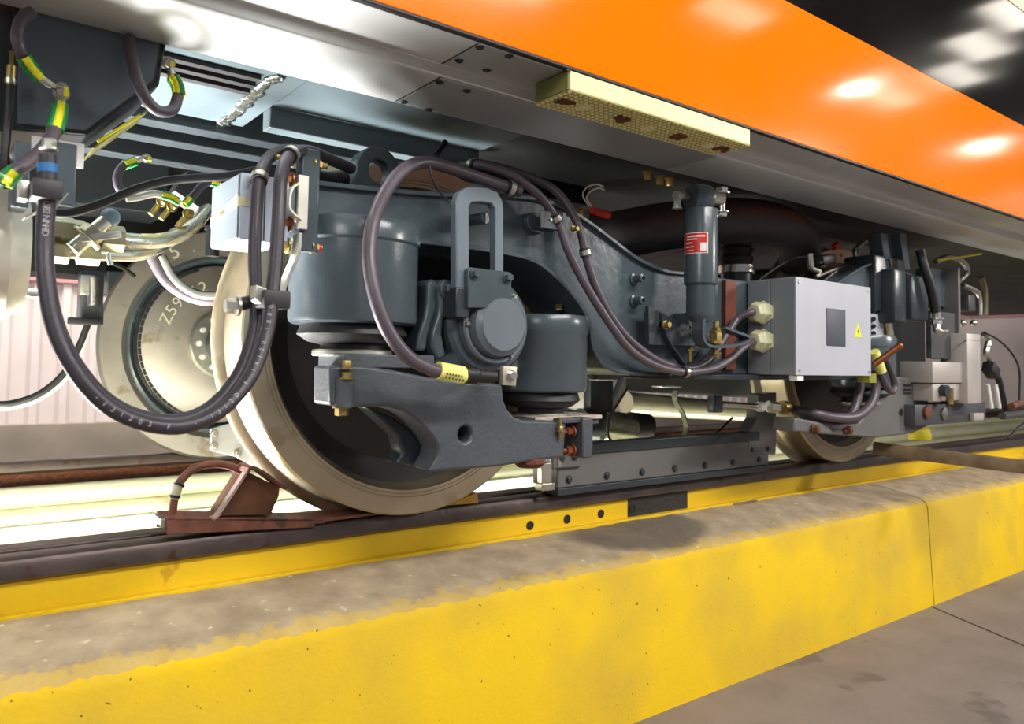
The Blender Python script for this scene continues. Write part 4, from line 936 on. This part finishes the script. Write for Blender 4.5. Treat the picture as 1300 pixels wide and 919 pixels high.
# ------------------------------------------------------------------ things seen between the wheels
tr = thing('torque_rod', 'bare silver cylinder rod under the frame belly', 'rod', at(780, 530, .5))
M().cyl(at(735, 538, .5), at(800, 544, .5), .058, seg=28).build('rod_tube', GREYD, tr)
M().cyl(at(763, 540, .48), at(800, 545, .46), .060, seg=28).build('rod_end', PALES, tr)
M().cyl(at(800, 540, .455), at(822, 541, .45), .052, .048, 28).build('rod_hub', mat('dirty_rubber', (46, 36, 30), .7, 0, .3, 40, .5, 50), tr)
q = at(752, 538, .5); M().box2((q.x-.03, .48, q.z), (q.x+.09, .52, .44), .004).build('rod_bracket', GREYD, tr)
t2 = thing('cross_tube', 'large bright cross tube behind the hanging wires', 'tube', at(880, 510, .9))
M().cyl(at(795, 512, .9), at(960, 524, .75), .055, .045, 32).build('tube', mat('pale_olive_tube', (206, 200, 176), .35, .5, .06, 10), t2)
for lab, px in (('left black wire loop hanging from frame belly', ((797, 487, .1), (795, 495, .1), (782, 516, .1), (772, 535, .1), (773, 555, .1), (782, 562, .1))), ('thin black wire from belly to track brake top', ((930, 530, .1), (915, 545, .1), (900, 556, .1)))):
    tag(M().tube([at(*q) for q in px], .004, 10).build('wire', BLK), lab, 'wire')
tag(M().ribbon([at(*q) for q in ((858, 496, .1), (857, 508, .1), (866, 524, .1), (871, 540, .1), (868, 554, .1), (862, 560, .1))], V(0, .02, 0), .005).build('strap', mat('dull_olive_strap', (116, 112, 84), .5, .3)), 'olive flat strap hanging from frame belly, curved', 'strap')
bh = thing('brake_rod', 'polished steel rod with hex coupling leading to grey hose', 'rod', at(930, 517, -.15))
M().cyl(at(915, 513, -.15), at(962, 516, -.15), .0095, seg=16).cyl(at(905, 512, -.15), at(985, 517, -.15), .0065, seg=12).build('rod', STEEL, bh)
a, b = at(962, 516, -.15), at(975, 517, -.15); M().lathe([(0, 0), (.016, 0), (.016, .03), (0, .03)], a, b-a, 6).build('coupling_nut', WHITE, bh)
a, b = at(975, 516, -.15), at(993, 518, -.15); M().lathe([(0, 0), (.019, 0), (.019, .05), (0, .05)], a, b-a, 6).build('hex_coupling', GALV, bh)
a, b = at(992, 517, -.15), at(1008, 519, -.15); M().lathe([(0, 0), (.022, 0), (.024, .02), (.020, .04), (0, .04)], a, b-a, 20).build('coupling_collar', BRASS, bh)
M().box(at(908, 513, -.15), (.04, .03, .05), None, .004).build('rod_clamp', GREYD, bh)
h5, _ = hose('grey hose from the steel coupling looping up behind control box', [(1006, 519, -.15), (1030, 524, -.24), (1060, 530, -.28), (1088, 528, -.30), (1106, 512, -.31), (1112, 490, -.31), (1110, 470, -.31)], .0155)
h6, _ = hose('second grey hose below the coupling, looping up to box underside', [(1010, 522, -.12), (1035, 534, -.22), (1065, 540, -.27), (1084, 520, -.28), (1092, 490, -.28), (1096, 474, -.28)], .0145)
gl = thing('cable_gland', 'olive yellow gland under right end of control box', 'gland', at(1100, 480, -.3)); c = at(1100, 474, -.32); M().lathe([(0, 0), (.03, 0), (.03, -.03), (0, -.03)], c, ZP, 6).build('gland_nut', mat('olive_gland', (140, 138, 40), .5), gl)
tag(M().box(at(765, 472, -.05), (.09, .05, .05), None, .012).build('link_end', GREYD), 'rounded grey link end beside right spring pot bottom', 'link')
tag(M().box2(at(842, 482, .0)+V(0, 0, -.02), at(866, 492, .0)+V(0, .05, 0), .004).build('belly_fitting', STEEL), 'bright steel fitting under the frame belly above strap', 'fitting')
# copper rod and its yellow sleeve, right of the box
cr = thing('copper_rod', 'bare copper rod sticking up right of control box', 'rod', at(1110, 462, -.36))
a, b = at(1109, 463, -.38), at(1142, 439, -.44); M().cyl(a, b, .0105, seg=16).ball(b, .0115).build('rod', COPPER, cr)
h7 = strap('mauve cable with pale yellow sleeve hanging right of control box', [(1112, 452, -.33), (1116, 468, -.33), (1124, 488, -.33), (1132, 497, -.33), (1136, 488, -.33), (1130, 468, -.33), (1124, 455, -.33)], .0115)
M().tube([at(1110, 446, -.335), at(1119, 472, -.335)], .016, 14, 1).build('pale_sleeve', TAG, h7)
# ------------------------------------------------------------------ air spring, duct, valve over frame
dk = thing('air_duct', 'big black rubber duct under the sill behind damper', 'duct', at(950, 300, -.02))
M().tube([at(700, 310, .30), at(775, 300, .14), at(840, 288, .06), (at(900, 281, .0)), at(955, 281, -.04), at(992, 290, -.05), at(1012, 306, -.02), at(1016, 335, .05)], .078, 28, 8).build('duct', mat('duct_rubber', (52, 48, 50), .5, 0, .12, 14, .15, 20), dk)
asx = thing('air_spring', 'secondary air spring stack with silver ring behind control box', 'air spring', at(935, 360, .1))
c = at(935, 345, .08); M().lathe([(0, -.006), (.065, -.006), (.065, .02), (0, .02)], c, ZP, 40).build('ring', STEEL, asx)
M().lathe([(.05, .02), (.055, .03), (.06, .05), (.05, .06), (.062, .08), (.05, .09), (.06, .11), (0, .12)], c, ZP, 32).build('spring_stack', mat('olive_black_rubber', (60, 56, 40), .6, 0, .2, 30), asx)
M().lathe([(0, 0), (.055, 0), (.055, -.10), (0, -.10)], c+V(0, 0, -.006), ZP, 32).build('spring_base', GREYD, asx)
vv = thing('valve', 'black shut-off valve with red lever behind the side frame', 'valve', at(752, 280, .05))
M().box(at(750, 278, .05), (.06, .05, .05), None, .008).build('valve_body', BLK, vv)
a, b = at(752, 267, .0), at(773, 273, .0); M().tube([a, b], .011, 10, 1).build('red_lever', REDP, vv); M().hexa(at(737, 270, .03), YN, .011, .012).build('brass_nut', BRASS, vv)
o = M()
for k, (u, v) in enumerate(((822, 218), (838, 224), (850, 226))): o.hexa(at(u, v, -.05), -ZP, .012, .02)
tag(o.build('sill_fixing', BRASS, ), 'row of yellow zinc fixings under sill above damper', 'fixing'); bpy.data.objects['sill_fixing']['kind'] = 'stuff'

# ------------------------------------------------------------------ rear end of the bogie
rb = thing('rear_axle_box', 'grey rear axle box with upright cheeks beyond control box', 'axle box', at(1140, 400, -.3))
M().box2(at(1112, 395, -.26)+V(0, 0, 0), at(1150, 330, -.26)+V(0, .12, 0), .01).build('housing', GREYD, rb)
for x0_, x1_, t_, b_ in ((1136, 1152, 340, 410), (1158, 1180, 348, 408)):
    a, b = at(x0_, t_, -.31), at(x1_, b_, -.31); M().box2((a.x, -.31, b.z), (b.x, -.22, a.z), .012).build('cheek', GREYD, rb)
pl = [(1008, 548), (1010, 530), (1050, 538), (1090, 538), (1110, 512), (1130, 478), (1178, 480), (1180, 540), (1160, 550), (1112, 556), (1060, 552)]
ra = thing('suspension_casting', 'dark rear axle arm low over the rear wheel with slots', 'suspension casting', at(1120, 555, -.26))
M().prism([at(u, v, -.26) for u, v in pl], (0, .08, 0)).build('arm_casting', BEAMG, ra, .006)
c = at(1144, 523, -.262); M().lathe([(0, 0), (.013, 0), (.013, .002), (0, .002)], c, YN, 16).build('arm_hole', BLK, ra)
for v in (489, 494.5, 499): q = at(1152, v, -.262); M().box(q, (.05, .003, .007)).build('slot', BLK, ra)
for u, v in ((1033, 549), (1075, 550)): c = at(u, v-4, -.265); M().hexa(c, YN, .012, .015).build('arm_bolt', RUST, ra)
M().box2((2.2, .16, .22), (3.05, 1.44, .84), .03).build('dark_filler', UNDERD, rb)  # dark block added so the bright wall doesn't show between the rear parts
ub = thing('hanger_channel', 'slate U-channel hanger under sill beyond black duct', 'bracket', at(1135, 345, -.25))
for u0_, u1_ in ((1118, 1128), (1142, 1152)):
    M().prism([at(u0_, 296, -.26), at(u0_+8, 296, -.26), at(u1_+4, 343, -.26), at(u1_-3, 343, -.26)], (0, .05, 0)).build('channel_flange', GREY, ub, .002)
M().prism([at(1120, 296, -.23), at(1146, 296, -.23), at(1156, 342, -.23), at(1130, 342, -.23)], (0, .01, 0)).build('channel_web', GREY, ub, .002)
h8, _ = hose('black vertical hose with steel elbow beyond the rear axle box', [(1168, 318, -.32), (1172, 335, -.33), (1180, 360, -.34), (1186, 385, -.34), (1188, 396, -.34)], .0165, BLK)
M().cyl(at(1188, 394, -.34), at(1189, 408, -.34), .014, seg=14).hexa(at(1189, 404, -.34), -ZP, .018, .02).build('hose_ferrule', STEEL, h8)
M().tube([at(1189, 410, -.34), at(1189, 418, -.345), at(1193, 421, -.35), at(1200, 421, -.35)], .013, 12).build('steel_elbow', STEEL, h8)
pb_ = thing('valve_cabinet', 'charcoal valve cabinet behind the steel elbow', 'cabinet', at(1200, 455, -.3))
a, b = at(1182, 394, -.30), at(1216, 456, -.30); M().box2((a.x, -.30, b.z), (b.x, -.28, a.z)).build('panel', DARKBOX, pb_, .002)
a, b = at(1182, 340, -.26), at(1214, 392, -.26); M().box2((a.x, -.26, b.z), (b.x, -.20, a.z)).build('upper_plate', GREY, pb_, .002)
a, b = at(1213, 340, -.30), at(1217, 456, -.30); M().box2((a.x, -.31, b.z), (b.x, -.20, a.z)).build('edge_flange', BEAMG, pb_, .002)
bb = thing('brake_caliper', 'pale beige caliper block below charcoal cabinet', 'caliper', at(1205, 508, -.32))
for t_, b_, y_ in ((459, 486, -.34), (487, 508, -.33)):
    a, b = at(1184, t_, y_), at(1228, b_, y_); M().box2((a.x, y_, b.z), (b.x, y_+.12, a.z), .003).build('caliper_body' if t_ == 459 else 'caliper_foot', LPAINT, bb)
a, b = at(1228, 423, -.36), at(1246, 512, -.36); M().box2((a.x, -.36, b.z), (b.x, -.26, a.z), .004).build('upright', LPAINT, bb)
M().box2(at(1226, 431, -.362), at(1247, 432.5, -.362)+V(0, .01, 0)).build('upright_joint', SEAL, bb)
c = at(1196, 496, -.335); M().cyl(c, c+YN*.02, .022, seg=20).build('piston', GREYD, bb); c = at(1206, 503, -.34); M().cyl(c+ZP*.03, c-ZP*.03, .012, seg=12).build('spindle', BRASS, bb)
lb_ = thing('brake_beam', 'black lower beam with round bush and steel disc', 'beam', at(1200, 535, -.3))
a, b = at(1162, 514, -.30), at(1252, 534, -.30); M().box2((a.x, -.30, b.z), (b.x, -.2, a.z), .004).build('beam', DARKBOX, lb_)
c = at(1176, 523, -.302); M().lathe([(0, 0), (.024, 0), (.024, .008), (.015, .010), (0, .006)], c, YN, 24).build('bush', RUST, lb_)
c = at(1198, 525, -.302); M().lathe([(0, 0), (.023, 0), (.023, .006), (0, .010)], c, YN, 24).build('steel_disc', STEEL, lb_)
M().box(at(1240, 529, -.31), (.09, .02, .03), None, .003).build('pale_end', LPAINT, lb_)
yf = tag(M().lathe([(0, 0), (.05, 0), (.052, .02), (.045, .05), (.03, .06), (0, .06)], atz(1168, 558, 0.02), ZP, 24).build('yellow_buffer', mat('yellow_buffer_paint', (196, 176, 20), .5)), 'yellow round buffer standing by the rail behind rear wheel', 'buffer')
tr_ = thing('tread_brake', 'black angled lever with white rods at far bogie end', 'lever', at(1262, 520, -.2))
M().tube([at(1254, 470, -.2), at(1266, 478, -.2), at(1272, 500, -.2), at(1276, 520, -.2)], .014, 10).build('lever', BLK, tr_)
M().box(at(1258, 470, -.2), (.08, .05, .05), Matrix.Rotation(.5, 3, 'Y'), .006).build('lever_head', BLK, tr_)
for u in (1254, 1264): M().cyl(at(u, 488, -.19), at(u+5, 518, -.19), .008, seg=10).build('white_rod', WHITE, tr_)
M().tube([at(1249, 424, -.2), at(1255, 432, -.2), at(1252, 448, -.2), at(1258, 460, -.2)], .013, 10).build('fitting_pipe', GALV, tr_)
h9, _ = hose('thin black cable arcing at the right edge before far wall', [(1250, 422, -.25), (1268, 432, -.25), (1284, 448, -.25), (1294, 470, -.25), (1294, 510, -.25)], .0045, BLK)
tag(M().tube([at(1272, 528, -.3), at(1290, 526, -.3), at(1312, 524, -.3)], .016, 10).build('bar', DARKBOX), 'dark horizontal bar at right edge below copper handle', 'bar')
tag(M().tube([at(1284, 516, -.25), at(1296, 512, -.25), at(1312, 513, -.25)], .016, 10).build('handle', CHOCK), 'reddish brown handle at the right edge', 'handle')
tag(M().tube([at(1280, 556, -.3), at(1292, 543, -.3), at(1306, 534, -.3)], .0045, 8).build('wire', BLK), 'thin black wire sloping at right edge above the plank', 'wire')
yp = tag(M().box2(V(at(1274, 492, 2.4).x, 2.4, FZ), at(1284, 461, 2.4)+V(0, .06, 0), .004).build('marker_post', mat('amber_post', (236, 172, 20), .5)), 'amber yellow marker post on far side at right', 'post')
yp.location.z = 0
# assorted hardware above rear axle
t9 = thing('pipe_cluster', 'bent steel pipes and fittings above far bogie end', 'pipes', at(1230, 350, -.1))
M().tube([at(1222, 362, -.2), at(1236, 368, -.2), at(1243, 376, -.2), at(1244, 400, -.2)], .011, 10).build('bent_pipe', STEEL, t9)
M().tube([at(1188, 332, -.15), at(1205, 326, -.15), at(1222, 332, -.15), at(1228, 345, -.15), at(1218, 356, -.15)], .012, 10).build('curved_pipe', GALV, t9)
M().tube([at(1246, 352, -.15), at(1250, 370, -.15), at(1250, 400, -.15)], .013, 10).build('upright_pipe', mat('olive_pipe', (120, 112, 82), .5, .4), t9)
M().tube([at(1190, 330, -.17), at(1215, 327, -.18), at(1246, 322, -.2)], .0045, 8).build('yellow_wire', YELT, t9)
c = at(1207, 358, -.22); M().ball(c, .02, (1.3, 1, .8)).build('rust_joint', RUST, t9)
for u, v in ((1222, 410), (1236, 410)): M().ball(at(u, v, -.24), .014).build('steel_ball', STEEL, t9)
M().box(at(1225, 385, -.18), (.07, .06, .07), None, .006).build('fitting_block', DARKBOX, t9)
t10 = thing('valve_manifold', 'black valve manifold with red tap over control box', 'valve', at(1050, 340, -.15))
M().tube([at(1028, 322, -.15), at(1030, 340, -.15), at(1040, 345, -.15)], .010, 10).build('grey_guard', GALV, t10)
M().box(at(1046, 330, -.12), (.09, .05, .035), Matrix.Rotation(-.2, 3, 'Y'), .008).build('manifold_body', DARKBOX, t10)
M().box(at(1061, 312, -.14), (.035, .02, .018), Matrix.Rotation(-.6, 3, 'Y'), .003).build('red_tap', REDP, t10)
M().tube([at(1036, 352, -.16), at(1060, 342, -.16), at(1082, 334, -.16)], .007, 8).build('steel_rod', STEEL, t10)
M().tube([at(1084, 318, -.15), at(1096, 308, -.15), at(1112, 306, -.15), at(1122, 312, -.15)], .008, 8).build('bent_tube', GALV, t10)
M().cyl(at(1086, 315, -.15), at(1088, 332, -.15), .012, seg=10).build('tee', GALV, t10)
M().tube([at(960, 358, -.1), at(985, 340, -.1), at(1008, 328, -.1), at(1030, 326, -.1)], .005, 8).build('thin_hose', BLK, t10)
for u, v in ((1042, 335), (1030, 344), (1068, 326)): M().ball(at(u, v-2, -.15), .006).build('fitting_dot', BRASS, t10)
M().tube([at(1104, 336, -.2), at(1116, 331, -.2)], .006, 8, 1).build('yellow_tie', YELT, t10)
gb = thing('terminal_box', 'small pale grey box behind right edge of control box', 'box', at(1112, 430, -.25))
a, b = at(1106, 398, -.25), at(1122, 440, -.25); M().box2((a.x, -.25, b.z), (b.x, -.2, a.z), .003).build('box_body', BOXG, gb)
for v in (405, 414, 423): M().cyl(at(1109, v, -.252), at(1109, v, -.262), .008, seg=10).build('terminal_knob', BLK, gb)
# ------------------------------------------------------------------ timber plank across the kerb at right
a0, a1 = at(1108, 561, -.12), at(1330, 588, -.62)
d = (a1-a0).normalized(); up = ZP
pk = M(); s_ = d.cross(ZP).normalized()
hz, wd = .046, .05
rot = Matrix((d, s_, s_.cross(d)*-1)).transposed()
ln = (a1-a0).length
pk.box((a0+a1)/2+V(0, 0, -hz/2), (ln, wd, hz), Matrix((d, s_, d.cross(s_))).transposed(), .004)
tag(pk.build('plank', WOOD), 'weathered timber plank slanting over the kerb at right', 'plank')
# round dark mat and hoop on the concrete kerb
q = atz(935, 640, -.118); o = M().tube([q+V(math.cos(a)*.10, math.sin(a)*.045, .006-.13*math.sin(a)*.045) for a in [2*PI*k/24 for k in range(25)]], .006, 8, 2).build('loose_ring', WOOD); tag(o, 'loose flat rusty ring lying on the concrete kerb', 'ring')
# far white hall post at right
tag(M().box2(at(1296, 400, 3.2), at(1318, 320, 3.2)+V(0, .1, .9), .0).build('column', WHITE), 'white column at right picture edge behind the train', 'column')
